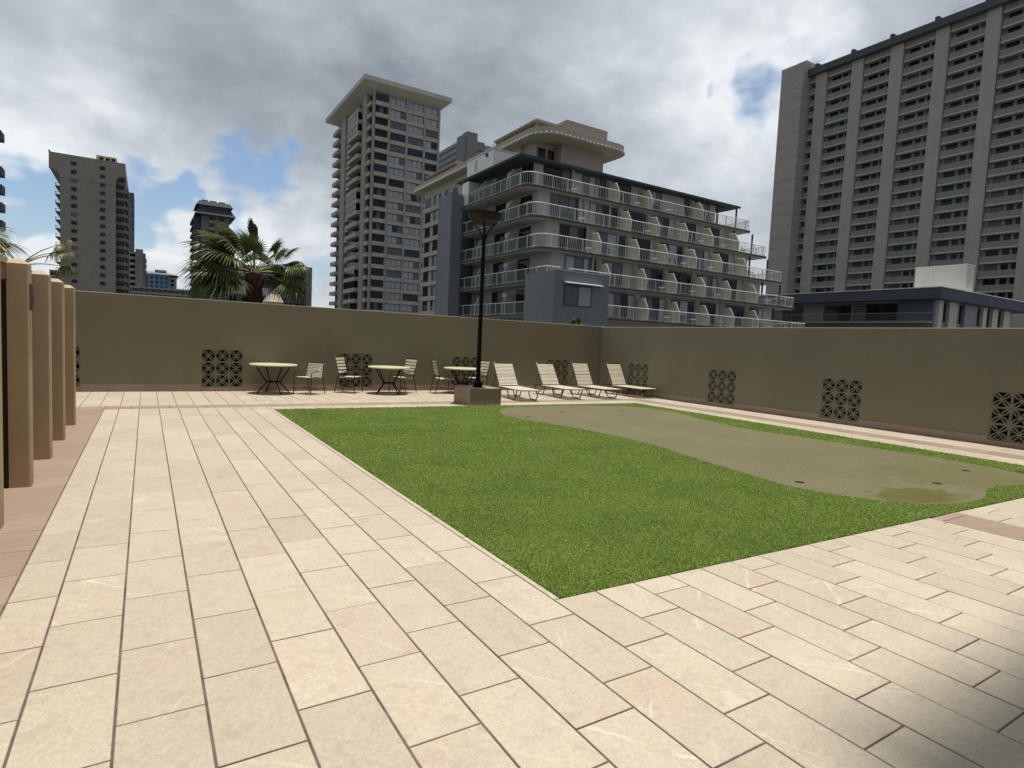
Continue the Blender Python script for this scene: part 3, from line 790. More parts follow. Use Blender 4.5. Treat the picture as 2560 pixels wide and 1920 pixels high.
make_lounger((13.02, 13.02, 0), (.03, 1), 'cream strap sun lounger in the corner of the walls, rightmost of four', 60)

# ================================================================ PALMS AND PLANTS
def set_rnd(me, rn):
    at = me.attributes.new('rnd', 'FLOAT', 'FACE'); at.data.foreach_set('value', rn)
def fan_leaf(rnd, pet_len, rad, nseg, spread, droop, wind, rand0):
    """fan palm leaf: petiole along +y, blade of split segments; returns two meshes"""
    stem = spline([(0, 0, 0), (0, pet_len*.5, pet_len*.06), (0, pet_len, 0)], 5)
    pm = MB().tube(stem, [.020-.011*i/(len(stem)-1) for i in range(len(stem))], 6).mesh('petiole', M['petiole'])
    mb = MB(); rn = []
    for i in range(nseg):
        a = (i/(nseg-1)-.5)*spread; L = rad*(1-.30*abs(i/(nseg-1)-.5)*2)*rnd.uniform(.9, 1.08)
        d = Vector((math.sin(a), math.cos(a), .10*math.cos(a*1.5)+.05)); pts = []; p = Vector((0, pet_len, 0)); K = 7
        dr = droop*rnd.uniform(.6, 1.5); w = Vector(wind)*rnd.uniform(.6, 1.4)
        for k in range(K+1):
            pts.append(p.copy()); f = k/K
            dd = (d + Vector((0, 0, -1))*dr*f*f*2.2 + w*f*f).normalized(); p = p + dd*(L/K)
        side = Vector((math.cos(a), -math.sin(a), 0)); b = len(mb.v); vs = []; fs = []; v0 = rnd.random()*.6+rand0
        for k, q in enumerate(pts):
            f = k/K; wd = rad*.038*(f*2.6 if f < .38 else 1.0-.96*((f-.38)/.62)**.8)+.002
            fold = Vector((0, 0, wd*.9))
            vs += [q-side*wd+fold*.6, q-fold*.4, q+side*wd+fold*.6]
        for k in range(K):
            c = 3*k; fs += [(c, c+1, c+4, c+3), (c+1, c+2, c+5, c+4)]
        mb.add(vs, fs); rn += [v0]*len(fs)
    return pm, mb, rn
def palm(name, label, base, crown_z, trunk_r, leaves, size, seed, boot=True, wind=(-.5, 0, 0), leafm='palm'):
    rnd = random.Random(seed)
    t = thing(name, label, 'palm tree', (base[0], base[1], GROUND_Z))
    h = crown_z-GROUND_Z
    pts = [(.25*math.sin(k*1.1)*(1-k/8), .2*math.cos(k*.9)*(1-k/8), h*k/8-(.0 if k < 8 else .25)) for k in range(9)]
    MB().tube(pts, [trunk_r*(1.25-.35*k/8) for k in range(9)], 12).build('trunk', M['trunk'], t)
    if boot:
        mb = MB(); mb.lathe([(trunk_r*.95, h-.95), (trunk_r*1.02, h-.6), (trunk_r*1.3, h-.30), (trunk_r*1.25, h-.08), (trunk_r*.5, h+.05)], 14)
        for k in range(26):
            a = k*2.4; z = h-.75+.62*k/26; r = trunk_r*(1.0+.25*min(1, (z-h+.75)/.45)); c, s = math.cos(a), math.sin(a)
            mb.tube([(c*r*.8, s*r*.8, z-.16), (c*(r+.03), s*(r+.03), z-.02), (c*(r+.075), s*(r+.075), z+.09)], [.045, .05, .012], 5)
        mb.build('leaf_bases', M['boot'], t)
    for (az, el, pl, rd, dr) in leaves:
        pm, mb, rn = fan_leaf(rnd, pl*size, rd*size, 36, R(26 if el > 84 else (95 if el > 66 else rnd.uniform(200, 255))), dr, (0, 0, 0), rnd.uniform(0, .35))
        # leaf frame: +y -> direction (az, el); wind bends the segments in world space
        az_, el_ = R(az), R(el); y = Vector((math.cos(az_)*math.cos(el_), math.sin(az_)*math.cos(el_), math.sin(el_)))
        x = y.cross(Vector((0, 0, 1))); x = Vector((1, 0, 0)) if x.length < .05 else x.normalized(); z = x.cross(y)
        m = Matrix((x, y, z)).transposed()
        hub = m @ Vector((0, pl*size, 0)); wv = Vector(wind); nv = []
        for v in mb.v:
            q = m @ Vector(v); r = (q-hub).length/(rd*size); q2 = q + (wv*.55 + Vector((0, 0, -1))*dr*.55)*rd*size*r*r*.6
            nv.append(tuple(q2))
        mb.v = nv
        me = mb.mesh('fan_blade', M[leafm]); set_rnd(me, rn)
        lf = obj('palm_leaf', me, t, (0, 0, h-.05))
        pm.transform(m.to_4x4()); obj('petiole', pm, lf)
    return t
rp = random.Random(4)
LV = [(88, 87, .70, .95, .02), (95, 86, .5, .7, .02), (115, 68, .70, .80, .25), (150, 60, .85, .95, .3), (195, 55, .90, 1.0, .4), (165, 42, 1.0, 1.05, .5), (205, 36, 1.0, 1.05, .5), (180, 28, 1.05, 1.05, .6), (150, 20, 1.0, 1.0, .7), (215, 16, 1.05, 1.05, .7), (190, 8, 1.1, 1.05, .8), (170, 2, 1.05, 1.05, .8), (205, -4, 1.1, 1.1, .8), (185, -14, 1.05, 1.1, .9), (160, -16, 1.0, 1.05, .9), (215, -20, 1.0, 1.1, .9), (198, -28, .9, 1.05, .9),
      (330, 50, .9, .60, .3), (345, 34, 1.15, .55, .4), (20, 40, .9, .8, .5), (10, 20, 1.05, .9, .8), (340, 12, 1.15, .8, .9), (25, 4, 1.0, .95, 1.0), (355, -2, 1.1, .95, 1.0), (15, -14, 1.0, .95, 1.0), (345, -18, 1.05, .95, 1.1), (50, 18, .9, .9, .8), (120, 20, .9, .9, .8), (75, 35, .8, .9, .6), (130, -8, .9, .95, .9), (50, -10, .9, .95, .9), (250, 62, .7, .75, .3)]
palm('fan_palm', 'fan palm with a reddish trunk and wind-blown leaves behind the back wall', (2.86, 20.0), 3.38, .165, LV, 1.0, 21, True, (-.55, 0, 0))
LV2 = [(0, 35, .55, .75, .6), (20, 15, .6, .8, .7), (340, 20, .5, .75, .7), (60, 30, .6, .8, .5), (90, 60, .5, .8, .3), (150, 30, .7, .9, .6), (200, 25, .7, .9, .6), (260, 25, .7, .9, .6), (310, 10, .6, .9, .8), (180, 70, .5, .8, .3)]
palm('fan_palm', 'yellowish fan palm cut off by the left edge of the picture', (-3.45, 17.0), 3.0, .17, LV2, 1.0, 8, False, (-.2, 0, 0), 'palm_dry')
LV3 = [(12, 38, 1.05, .55, .9), (30, 30, .9, .5, 1.0), (350, 22, 1.0, .45, 1.1), (8, 5, .9, .5, 1.2), (180, 50, .5, .6, .5)]
palm('fan_palm', 'thin palm with drooping tattered leaves in front of the tan slab tower', (-2.55, 18.2), 2.85, .12, LV3, .95, 15, False, (-.9, 0, -.2), 'palm_dry')
LV4 = [(a*51.4, 25+20*(a % 3), .35, .45, .5) for a in range(7)]
palm('fan_palm', 'tiny palm top poking above the back wall below the blue bay', (23.25, 30.0), 2.75, .07, LV4, 1.0, 9, False)
def creeper(loc, rot, label, seed, n=46):
    rnd = random.Random(seed); mb = MB(); rn = []
    for i in range(n):
        p = Vector((rnd.uniform(0, .5), rnd.uniform(-.012, .10), rnd.uniform(0, .30)*rnd.random())); d = Vector((rnd.uniform(-1, 1), rnd.uniform(-.6, .2), rnd.uniform(-.3, 1))).normalized()
        s = d.cross(Vector((rnd.uniform(-1, 1), rnd.uniform(-1, 1), rnd.uniform(-1, 1)))).normalized(); L = rnd.uniform(.03, .07); w = L*.33
        mb.add([p, p+d*L*.5+s*w, p+d*L, p+d*L*.5-s*w], [(0, 1, 2, 3)]); rn.append(rnd.uniform(.2, 1))
    t = thing('creeper_plant', label, 'plant', loc, rot)
    me = mb.mesh('leaves', M['palm_dry']); set_rnd(me, rn); obj('leaves', me, t)
    MB().tube([(.05, .13, -.1), (.12, .10, .02), (.25, .06, .10), (.4, .08, .12)], .005, 5).build('stem', M['trunk'], t)
creeper((1.13, WY-.004, .11), 0, 'small leafy creeper pushing through the pierced screen left of the tables', 2)
creeper((WX-.004, 4.66, .11), R(-90), 'small leafy creeper low in the rightmost pierced screen', 3, 22)

# ================================================================ BUILDINGS
def bm(name, c, **k):
    c = tuple(.9*q for q in c)
    return mat(name, c, k.pop('rough', .8), k.pop('var', .08), k.pop('scale', .35), spec=.25, streak=k.pop('streak', .18), **k)
G_BLUE = glassy('glass_blue', (.020, .032, .060)); G_DARK = glassy('glass_dark', (.010, .011, .014)); G_CURT = glassy('glass_curtain', (.30, .32, .35), .08); G_GREY = glassy('glass_grey', (.10, .11, .13), .08)
G_SKY = glassy('glass_sky', (.05, .08, .12), .05)
ALU = mat('dark_aluminium', (.03, .03, .033), .5); WHT = mat('white_metal', (.62, .63, .62), .45, .06); DRAIL = mat('dark_railing', (.035, .032, .03), .5)
FACE = {'-y': 0.0, '-x': R(-90), '+x': R(90)}
def window(par, p, face, w, h, n, pane, fm=ALU, bar=.06, name='window'):
    """framed window, origin at its lower left corner as seen from outside, set on a wall face"""
    def fr():
        m = MB(); m.box(0, w, -.06, .02, 0, bar); m.box(0, w, -.06, .02, h-bar, h)
        for i in range(n+1):
            x = i*(w-bar)/n; m.box(x, x+bar, -.058, .02, bar, h-bar)
        return m.mesh('window', fm)
    o = obj(name, cached(('wf', round(w,2), round(h,2), n, fm.name, bar), fr), par, p, FACE[face])
    def pn():
        m = MB()
        for i in range(n): m.box(bar+i*(w-bar)/n, (i+1)*(w-bar)/n, -.025, -.004, bar, h-bar)
        ms = pane if isinstance(pane, (list, tuple)) else [pane]
        if len(ms) > 1: m.m = [ms[(j//6) % len(ms)] and (j//6) % len(ms) for j in range(len(m.f))]
        return m.mesh('pane', ms)
    key = tuple(q.name for q in pane) if isinstance(pane, (list, tuple)) else pane.name
    obj('pane', cached(('wp', round(w,2), round(h,2), n, key, bar), pn), o)
    return o
rb = random.Random(77)
def pick(*ws):
    t = rb.random()*sum(w for _, w in ws)
    for m, w in ws:
        t -= w
        if t <= 0: return m
    return ws[-1][0]

# ---------------------------------------------------------------- right-hand slab tower (facade at x = 138)
PINK = bm('pink_grey_concrete', (.350, .315, .292)); SLATE = bm('slate_fascia', (.075, .085, .092)); PANEL = bm('grey_green_panel', (.185, .205, .195), rough=.45); LEDGE = bm('beige_ledge', (.40, .365, .315)); INWALL = bm('balcony_wall', (.36, .32, .29))
b1 = thing('apartment_tower', 'long pinkish grey slab tower with vertical piers and grey balconies at the right', 'building', (0, 0, 0))
MB().box(139.3, 158, 36, 92, GROUND_Z, 70.6).build('wall', INWALL, b1)
for k in range(33):
    z1 = 72.4-2.77*k
    if z1 < 8: break
    MB().box(135.05, 150, 90.65, 96.45, z1-2.69, z1).build('stair_tower_panel', PINK, b1)
MB().box(135.12, 149.9, 90.72, 96.38, GROUND_Z, 72.3).build('stair_tower', INWALL, b1)
MB().box(137, 141, 91.2, 93.6, 72.45, 73.5).build('stair_tower_cap', PINK, b1)
PIERS = [(86.08, 88.97), (77.62, 80.34), (69.24, 71.94), (60.68, 63.29), (52.06, 54.64), (43.3, 46.06)]
for y0, y1 in PIERS:
    MB().prism([(137.85, y0+.30), (137.97, y0+.15), (139.28, y0+.15), (139.28, y1), (137.85, y1)][::-1], GROUND_Z, 69.35).build('pier', PINK, b1)
    MB().box(137.6, 139.8, y1-.35, y1+.35, 70.95, 72.05).build('roof_post', SLATE, b1)
MB().box(136.9, 141, 40, 90.6, 69.4, 70.95).build('roof_fascia', SLATE, b1)
rl = MB()
for y in range(42, 62, 2): rl.tube([(137.5, y, 71), (137.5, y, 72.0)], .03, 5)
rl.tube([(137.5, 41, 72.0), (137.5, 61, 72.0)], .035, 5); rl.tube([(137.5, 86.6, 72.3), (137.5, 90.6, 72.3)], .05, 5)
rl.build('roof_railing', WHT, b1)
BAYS = [(88.97, 90.65), (80.34, 86.08), (71.94, 77.62), (63.29, 69.24), (54.64, 60.68), (46.06, 52.06)]
for k in range(-1, 21):
    z = 65.5-2.77*k
    for bi, (y0, y1) in enumerate(BAYS):
        w = y1-y0; nar = bi == 0
        me = cached(('b1slab', round(w, 2)), lambda: MB().box(0, w, -1.18, 0, -.34, .02).mesh('balcony_slab', LEDGE))
        obj('balcony_slab', me, b1, (139.29, y1, z), FACE['-x'])
        if k >= 0 or True:
            def pan():
                m = MB(); n = 1 if nar else 3
                for i in range(n): m.box(i*w/n+.02, (i+1)*w/n-.02, -1.13, -1.07, .06, 1.12)
                return m.mesh('balcony_panel', PANEL)
            obj('balcony_panel', cached(('b1pan', round(w, 2)), pan), b1, (139.29, y1, z), FACE['-x'])
        if nar: window(b1, (139.29, y1-.25, z+.9), '-x', 1.2, 1.35, 1, G_DARK)
        else:
            s = w/6.0
            window(b1, (139.29, y1-.55*s, z+.15), '-x', 2.05, 2.24, 2, pick((G_DARK, 6), (G_GREY, 1.2), (G_BLUE, 1)))
            window(b1, (139.29, y1-3.15*s, z+.95), '-x', 1.15, 1.42, 1, G_DARK)
            window(b1, (139.29, y1-4.75*s, z+.95), '-x', 1.10, 1.42, 1, pick((G_DARK, 5), (G_GREY, 1)))

# ---------------------------------------------------------------- low blue-grey building below it (corner at 75, 32)
BLUE_D = bm('dark_blue_fascia', (.085, .094, .118)); BG_W = bm('blue_grey_wall', (.255, .258, .265)); CREAMW = bm('off_white_wall', (.50, .49, .45)); WHITE = bm('white_render', (.60, .59, .53), streak=.10)
b7 = thing('low_building', 'low building with a dark blue roof edge in front of the slab tower', 'building', (0, 0, 0))
MB().box(75, 101, 31.5, 60, 8.6, 9.82).build('roof', BLUE_D, b7)
MB().box(74.9, 101.2, 31.4, 60.1, 9.82, 9.92).build('roof_edge', WHT, b7)
MB().box(76.4, 98, 32.6, 60, GROUND_Z, 8.6).build('wall', BG_W, b7)
MB().box(75.0, 76.38, 32.6, 60, 5.9, 6.12).build('balcony_slab', BG_W, b7)
MB().box(75.0, 76.38, 32.6, 60, 2.9, 3.12).build('balcony_slab', BG_W, b7)
for y0, y1 in ((36.5, 40.2), (42.0, 45.6), (48.5, 51.5)):
    window(b7, (76.38, y1, 6.2), '-x', y1-y0, 2.1, 2, G_DARK)
    window(b7, (76.38, y1, 3.2), '-x', y1-y0, 2.1, 2, G_DARK)
MB().box(76.2, 76.37, 32.8, 36.4, 6.13, 8.58).build('wall_panel', bm('blue_wall', (.10, .115, .15)), b7)
scr = MB()
for i in range(6):
    for j in range(8): scr.box(76.25, 76.37, 40.3+i*.26, 40.3+i*.26+.16, 6.2+j*.29, 6.2+j*.29+.17)
tag(scr.build('lattice_screen', BLUE_D, b7), kind='stuff')
r7 = MB()
for z in (7.05,): r7.tube([(75.1, 32.7, z), (75.1, 55, z)], .03, 5)
for i in range(160): r7.tube([(75.1, 32.7+i*.14, 6.1), (75.1, 32.7+i*.14, 7.05)], .009, 4)
r7.tube([(75.1, 32.7, 7.05), (76.4, 32.7, 7.05)], .03, 5); r7.build('railing', mat('pale_rail', (.25, .26, .27), .5), b7)
for x0, x1, z0 in ((76.6, 77.6, 3.5), (79.2, 81.2, 3.5), (83.2, 86.0, 3.5), (88.2, 89.3, 3.5), (91.0, 92.6, 3.5), (94.4, 96.4, 3.5)):
    MB().box(x0, x1, 32.25, 32.598, 1.0, 8.55).build('pilaster', CREAMW if x0 != 83.2 else BG_W, b7)
for x0, x1 in ((77.65, 79.1), (81.3, 83.1), (86.1, 88.1), (89.4, 90.9), (92.7, 94.3)):
    window(b7, (x0+.1, 32.59, 6.2), '-y', x1-x0-.2, 2.2, 1, G_DARK); window(b7, (x0+.1, 32.59, 3.2), '-y', x1-x0-.2, 2.2, 1, G_GREY)
wb = thing('rooftop_box', 'plain white lift housing on the roof of the low blue-edged building', 'roof housing', (0, 0, 9.92))
MB().box(82, 84.0, 32.0, 37.5, 0, 3.16).build('wall', WHITE, wb)
MB().box(81.93, 84.05, 31.95, 37.55, 3.161, 3.26).build('coping', WHT, wb)
MB().box(81.95, 81.999, 35.6, 35.7, 0, 3.15).build('downpipe', WHT, wb)
MB().box(84.0, 84.5, 32.2, 32.26, .9, .96).box(84.0, 84.5, 32.2, 32.26, 1.3, 1.36).box(84.0, 84.5, 32.2, 32.26, 1.7, 1.76).box(84.0, 84.5, 32.2, 32.26, 2.1, 2.16).box(84.46, 84.52, 32.19, 32.27, .7, 2.3).build('ladder', WHT, wb)

# ---------------------------------------------------------------- terraced hotel in the middle
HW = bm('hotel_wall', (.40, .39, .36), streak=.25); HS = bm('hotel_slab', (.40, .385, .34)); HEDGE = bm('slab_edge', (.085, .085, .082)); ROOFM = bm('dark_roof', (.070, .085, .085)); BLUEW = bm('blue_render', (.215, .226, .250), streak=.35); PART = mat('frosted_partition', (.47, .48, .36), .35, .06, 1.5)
RAILG = clear_glass('railing_glass', (.14, .16, .15), .16); BALU = mat('grey_baluster', (.46, .47, .47), .5)
b2 = thing('terraced_hotel', 'stepped hotel with white railed balconies and yellowish partitions in the middle', 'building', (0, 0, 0))
ZF = [14.97, 12.22, 9.47, 6.72, 3.97, 1.22]; YF = [42.85, 41.6, 40.3, 39.3, 38.4, 37.6]; XR = [56.5, 57.9, 59.1, 60.2, 61.2, 62.2]; XL = 27.15
def outline(n, d=0.0, r=1.05):
    yf, xr = YF[n]+d, XR[n]-d; xl = XL+d; arc = [(xl+r-r*math.cos(a), yf+r-r*math.sin(a)) for a in [math.pi/2*i/7 for i in range(8)]]
    if n >= 3: arc = [(xl, yf)]
    return [(xl, 55.4)]+arc+[(xr, yf), (xr, 55.4)]
PARTS = {0: [37.5, 41.7, 48.9], 1: [38.0, 41.65, 45.55, 49.2, 53.3], 2: [33.5, 38.0, 41.65, 45.55, 49.3, 53.2], 3: [33.85, 38.15, 42.0, 45.9, 49.65, 53.7], 4: [37.7, 41.6, 45.55, 49.3, 53.05], 5: [37.7, 41.6]}
def rail(path, z, par, step=1.62, bal=.19, glass=False):
    P = [Vector((q[0], q[1], z)) for q in path]
    top = MB().tube([q+Vector((0, 0, 1.05)) for q in P], .036, 6).tube([q+Vector((0, 0, .10)) for q in P], .018, 5)
    acc = 0.0; nb = 0; L = [(P[i+1]-P[i]).length for i in range(len(P)-1)]; tot = sum(L)
    def at(s):
        for i, l in enumerate(L):
            if s <= l or i == len(L)-1: return P[i].lerp(P[i+1], min(1, s/l))
            s -= l
    for k in range(int(tot/step)+1):
        q = at(k*step); top.box(q.x-.022, q.x+.022, q.y-.022, q.y+.022, z, z+1.04)
    o = top.build('railing', WHT, par)
    b = MB()
    if glass:
        for i in range(len(P)-1):
            if L[i] < .3: continue
            a, c = P[i], P[i+1]; d = (c-a).normalized(); nn = Vector((-d.y, d.x, 0))*.006
            b.add([a+nn+Vector((0,0,.13)), c+nn+Vector((0,0,.13)), c+nn+Vector((0,0,1.0)), a+nn+Vector((0,0,1.0)), a-nn+Vector((0,0,.13)), c-nn+Vector((0,0,.13)), c-nn+Vector((0,0,1.0)), a-nn+Vector((0,0,1.0))], [(0,1,2,3),(5,4,7,6),(3,2,6,7),(0,4,5,1)])
        b.build('glass_infill', RAILG, o)
    else:
        for k in range(int(tot/bal)+1):
            q = at(k*bal); b.box(q.x-.011, q.x+.011, q.y-.011, q.y+.011, z+.1, z+1.03)
        tag(b.build('balusters', BALU, o), kind='stuff')
pshape = [(.10, .06), (1.56, .06), (1.56, 1.95), (.62, 1.90), (.10, 1.04)]
def partition_meshes():
    a = MB(); n = 5; a.add([(-.025, y, z) for y, z in pshape]+[(.025, y, z) for y, z in pshape], [(4,3,2,1,0), (5,6,7,8,9)]+[(i, (i+1) % n, n+(i+1) % n, n+i) for i in range(n)])
    f = MB().tube([(0, 1.56, 1.97), (0, .60, 1.92), (0, .08, 1.05), (0, .08, .05)], .034, 6)
    return a.mesh('partition', PART), f.mesh('partition_frame', WHT)
PM, PF = partition_meshes()
for n in range(6):
    zf = ZF[n]; up = zf+2.53
    MB().prism(outline(n), zf-.25, zf).build('floor_slab', HS, b2)
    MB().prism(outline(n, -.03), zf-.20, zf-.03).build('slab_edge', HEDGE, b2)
    xw, yw, xe = 28.7, YF[n]+1.62, XR[n]-3.9
    MB().box(xw, xe, yw, 55.2, zf+.001, up-.03).build('wall', HW, b2)
    path = outline(n, .08); left = [path[0], path[1]]; front = path[1:]
    rail(left, zf, b2, glass=True)
    if n == 3: rail([path[1], (28.6, YF[n]+.08)], zf, b2); rail([(32.75, YF[n]+.08), (XR[n]-.08, YF[n]+.08), (XR[n]-.08, 50)], zf, b2)
    elif n >= 4: rail([path[1], (28.0, YF[n]+.08)], zf, b2); rail([(32.75, YF[n]+.08), (XR[n]-.08, YF[n]+.08), (XR[n]-.08, 50)], zf, b2)
    else: rail(front, zf, b2)
    for x in (33.0, xe+.3, XR[n]-.5) if n < 5 else ():
        MB().box(x-.07, x+.07, yw-.25 if x == 33.0 else YF[n]+1.5, yw-.10 if x == 33.0 else YF[n]+1.64, zf, up-.03).build('post', HW if x == 33.0 else ALU, b2)
    for px in PARTS[n]:
        o = obj('partition', PM, b2, (px, YF[n], zf)); obj('partition_frame', PF, o)
    for py in (46.2, 51.4):
        o = obj('partition', PM, b2, (XL, py, zf), R(-90)); obj('partition_frame', PF, o)
    # glazing: wide doors beside each partition, curtained or dark
    if n < 5:
        big = pick((G_CURT, 2), (G_GREY, 1), (G_DARK, 1))
        window(b2, (29.9 if n < 2 else 30.1, yw, zf+.12), '-y', 3.0, 2.25, 3, [big, G_GREY, big] if n else [G_DARK, G_DARK, G_GREY])
        for i, px in enumerate([33.8]+[q for q in PARTS[n] if q > 35]):
            wdt = 2.3
            if px+.5+wdt > xe: continue
            window(b2, (px+.45, yw, zf+.12), '-y', wdt, 2.2, 3 if rb.random() < .5 else 2, pick(([G_CURT, G_GREY, G_DARK], 3), ([G_GREY, G_CURT], 3), (G_DARK, 2), ([G_BLUE, G_GREY, G_CURT], 1.5)))
            if rb.random() < .6: window(b2, (px-1.15, yw, zf+.12), '-y', .95, 2.15, 1, pick((G_DARK, 2), (G_BLUE, 1), (G_CURT, 1)))
        window(b2, (28.7, 46.1, zf+.1), '-x', 1.85, 2.2, 2, G_DARK)
        window(b2, (28.7, 50.6, zf+.1), '-x', 2.0, 2.25, 2, pick((G_DARK, 2), (G_GREY, 1)))
        window(b2, (28.7, 54.9, zf+.1), '-x', 1.7, 2.25, 2, pick((G_CURT, 2), (G_GREY, 1)))
        MB().box(28.45, 28.699, 47.6, 48.3, zf+1.75, zf+2.15).build('air_conditioner', WHT, b2)
        for px in PARTS[n]: MB().tube([(px-.35, yw-.06, zf), (px-.35, yw-.06, up)], .05, 6).build('downpipe', HW, b2)
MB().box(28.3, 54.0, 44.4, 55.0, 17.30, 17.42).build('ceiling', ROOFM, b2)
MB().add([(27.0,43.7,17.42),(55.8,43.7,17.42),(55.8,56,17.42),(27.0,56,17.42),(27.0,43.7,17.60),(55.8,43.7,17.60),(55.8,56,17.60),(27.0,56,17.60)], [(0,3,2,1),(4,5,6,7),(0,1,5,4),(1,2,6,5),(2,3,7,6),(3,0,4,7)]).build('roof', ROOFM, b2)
MB().box(28.2, 30, 54.95, 57.0, GROUND_Z, 17.3).build('end_wall', bm('dark_blue_side', (.07, .08, .10)), b2)
MB().box(30.5, 60, 43.5, 55.0, GROUND_Z, 1.2).build('lower_wall', HW, b2)
MB().box(25.83, 27.05, 54.5, 57.6, GROUND_Z, 16.1).build('blue_fin', BLUEW, b2)
bb = MB().box(27.06, 32.65, 38.0, 42.2, GROUND_Z, 7.32).build('blue_bay', BLUEW, b2)
for z in (4.65, 1.9): window(bb, (28.04, 37.99, z), '-y', 2.75, 1.62 if z > 3 else 1.25, 2, [G_GREY, G_CURT], name='bay_window')
MB().add([(28.0,37.98,6.52),(31.75,37.98,6.52),(31.75,37.55,6.42),(28.0,37.55,6.42),(28.0,37.98,6.46),(31.75,37.98,6.46),(31.75,37.55,6.36),(28.0,37.55,6.36)], [(0,1,2,3),(7,6,5,4),(3,2,6,7),(0,3,7,4),(1,5,6,2)]).build('awning', WHT, bb)
MB().box(27.02, 32.70, 37.96, 38.1, 7.32, 7.42).build('coping', bm('bay_coping', (.42, .44, .46)), bb)
rail([(28.6, 38.25), (32.7, 38.25)], 6.55, b2, bal=9)
wx = thing('rooftop_box', 'white metal-clad plant box on the left end of the terraced hotel roof', 'roof housing', (0, 0, 17.6))
WMET = mat('white_cladding', (.66, .66, .62), .35, .05)
for x0, x1 in ((27.6, 28.95), (28.97, 30.3), (30.32, 31.7)):
    MB().box(x0, x1, 49.6, 52, .0, .98).build('cladding_panel', WMET, wx); MB().box(x0, x1, 49.6, 52, 1.0, 1.9).build('cladding_panel', WMET, wx)
for y0, y1 in ((52.02, 53.4), (53.42, 54.9)): MB().box(27.6, 31.0, y0, y1, 0, 1.9).build('cladding_panel', WMET, wx)
MB().box(27.5, 31.8, 49.5, 55.0, 1.902, 1.98).build('lid', WHT, wx)
MB().box(27.45, 27.595, 50.6, 50.9, 1.45, 1.7).build('vent', ALU, wx); MB().box(27.45, 27.595, 52.9, 53.05, .6, 1.6).build('vent', WHT, wx)
MB().box(27.2, 28.6, 53.6, 55.0, 14.98, 17.28).build('white_panel', WMET, b2)

# balcony furniture: black chairs and little white tables
def mini_chair():
    m = MB()
    for x in (-.22, .20):
        for y in (-.22, .20): m.box(x, x+.025, y, y+.025, 0, .42 if y > 0 else .85)
    m.box(-.23, .23, -.22, .23, .40, .44)
    for z in (.55, .65, .75): m.box(-.20, .20, -.225, -.205, z, z+.06)
    for x in (-.23, .21): m.box(x, x+.025, -.2, .2, .62, .65)
    return m.mesh('balcony_chair', mat('black_resin', (.015, .015, .016), .5))
def mini_table():
    m = MB().lathe([(.0, .48), (.30, .48), (.31, .50), (.30, .52), (0, .52)], 14, caps=False); m.lathe([(.04, .02), (.03, .48)], 8); m.lathe([(.22, 0), (.20, .03)], 12); return m.mesh('balcony_table', WHT)
CH, TB = mini_chair(), mini_table()
ROWS = ['topmost', 'second highest', 'middle', 'second lowest', 'lowest']; ORD = ['first', 'second', 'third', 'fourth', 'fifth', 'sixth', 'seventh']
for n in range(5):
    bays = [q for q in [30.0]+PARTS[n] if not (27 < q < 33 and n >= 3)]
    for i, px in enumerate(bays):
        for dx, rz, sd_ in ((.75, 2.4, 'left'), (1.75, -2.6, 'right')):
            tag(obj('balcony_chair', CH, None, (px+dx+rb.uniform(-.15, .15), YF[n]+.75+rb.uniform(-.1, .2), ZF[n]), rz+rb.uniform(-.5, .5)), '%s of two black chairs, %s hotel balcony row, %s bay from the left' % (sd_, ROWS[n], ORD[i]), 'chair', 'black chairs on the hotel balconies')
        if (i+n) % 4 != 3: tag(obj('balcony_table', TB, None, (px+2.7+rb.uniform(-.2, .2), YF[n]+.7, ZF[n])), 'white round table on the %s hotel balcony row, %s bay from the left' % (ROWS[n], ORD[i]), 'table', 'white tables on the hotel balconies')

# ---------------------------------------------------------------- beige hotel with the rounded roof slab behind
BEI = bm('beige_concrete', (.40, .375, .315)); ROSE = bm('rose_render', (.36, .300, .258)); SOFF = bm('ochre_bounce_soffit', (.46, .41, .31)); ORNG = bm('orange_bounce_soffit', (.50, .33, .20))  # canopy soffit colours include painted orange bounce light
b6 = thing('rounded_roof_hotel', 'beige hotel with a thick rounded roof slab rising behind the stepped hotel', 'building', (0, 0, 0))
def arcp(cx, cy, r, a0, a1, n=8): return [(cx+r*math.cos(R(a0+(a1-a0)*i/n)), cy+r*math.sin(R(a0+(a1-a0)*i/n))) for i in range(n+1)]
sl = arcp(48.5, 71.4, 3.5, 180, 270)+arcp(58.6, 70.3, 2.4, 270, 360)+arcp(58.6, 74.2, 2.4, 0, 90)+[(56, 76.6)]+arcp(53, 111.5, 3, 0, 90)+arcp(48, 111.5, 3, 90, 180)
MB().prism(inset(sl, .25), 30.0, 30.11).build('soffit', SOFF, b6)
slab = MB().prism(sl, 30.112, 31.15).build('roof_slab', BEI, b6)
dots = MB(); acc = 0
for i in range(len(sl)):
    a, b = Vector(sl[i-1]), Vector(sl[i]); L = (b-a).length; s = (.72-acc) % .72
    while s < L:
        q = a.lerp(b, s/L); nrm = Vector(((b-a).y, -(b-a).x)).normalized(); dots.lathe([(.02, -.16), (.15, -.08), (.15, .08), (.02, .16)], 6, (q.x+nrm.x*.08, q.y+nrm.y*.08, 30.24)); s += .72
    acc = (L-(s-.72))
tag(dots.build('roof_spouts', bm('spout', (.66, .64, .58)), slab), kind='stuff')
MB().box(50.1, 57.8, 70.2, 75, GROUND_Z, 30.05).build('tower_wall', ROSE, b6)
MB().box(46.6, 50.09, 71.5, 75, GROUND_Z, 30.05).build('wall', ROSE, b6)
MB().box(46.3, 55, 75.01, 110, GROUND_Z, 30.05).build('wing_wall', BEI, b6)
window(b6, (46.9, 71.49, 26.9), '-y', 1.3, 2.2, 1, G_DARK); window(b6, (48.6, 71.49, 26.9), '-y', 1.1, 2.2, 1, G_DARK)
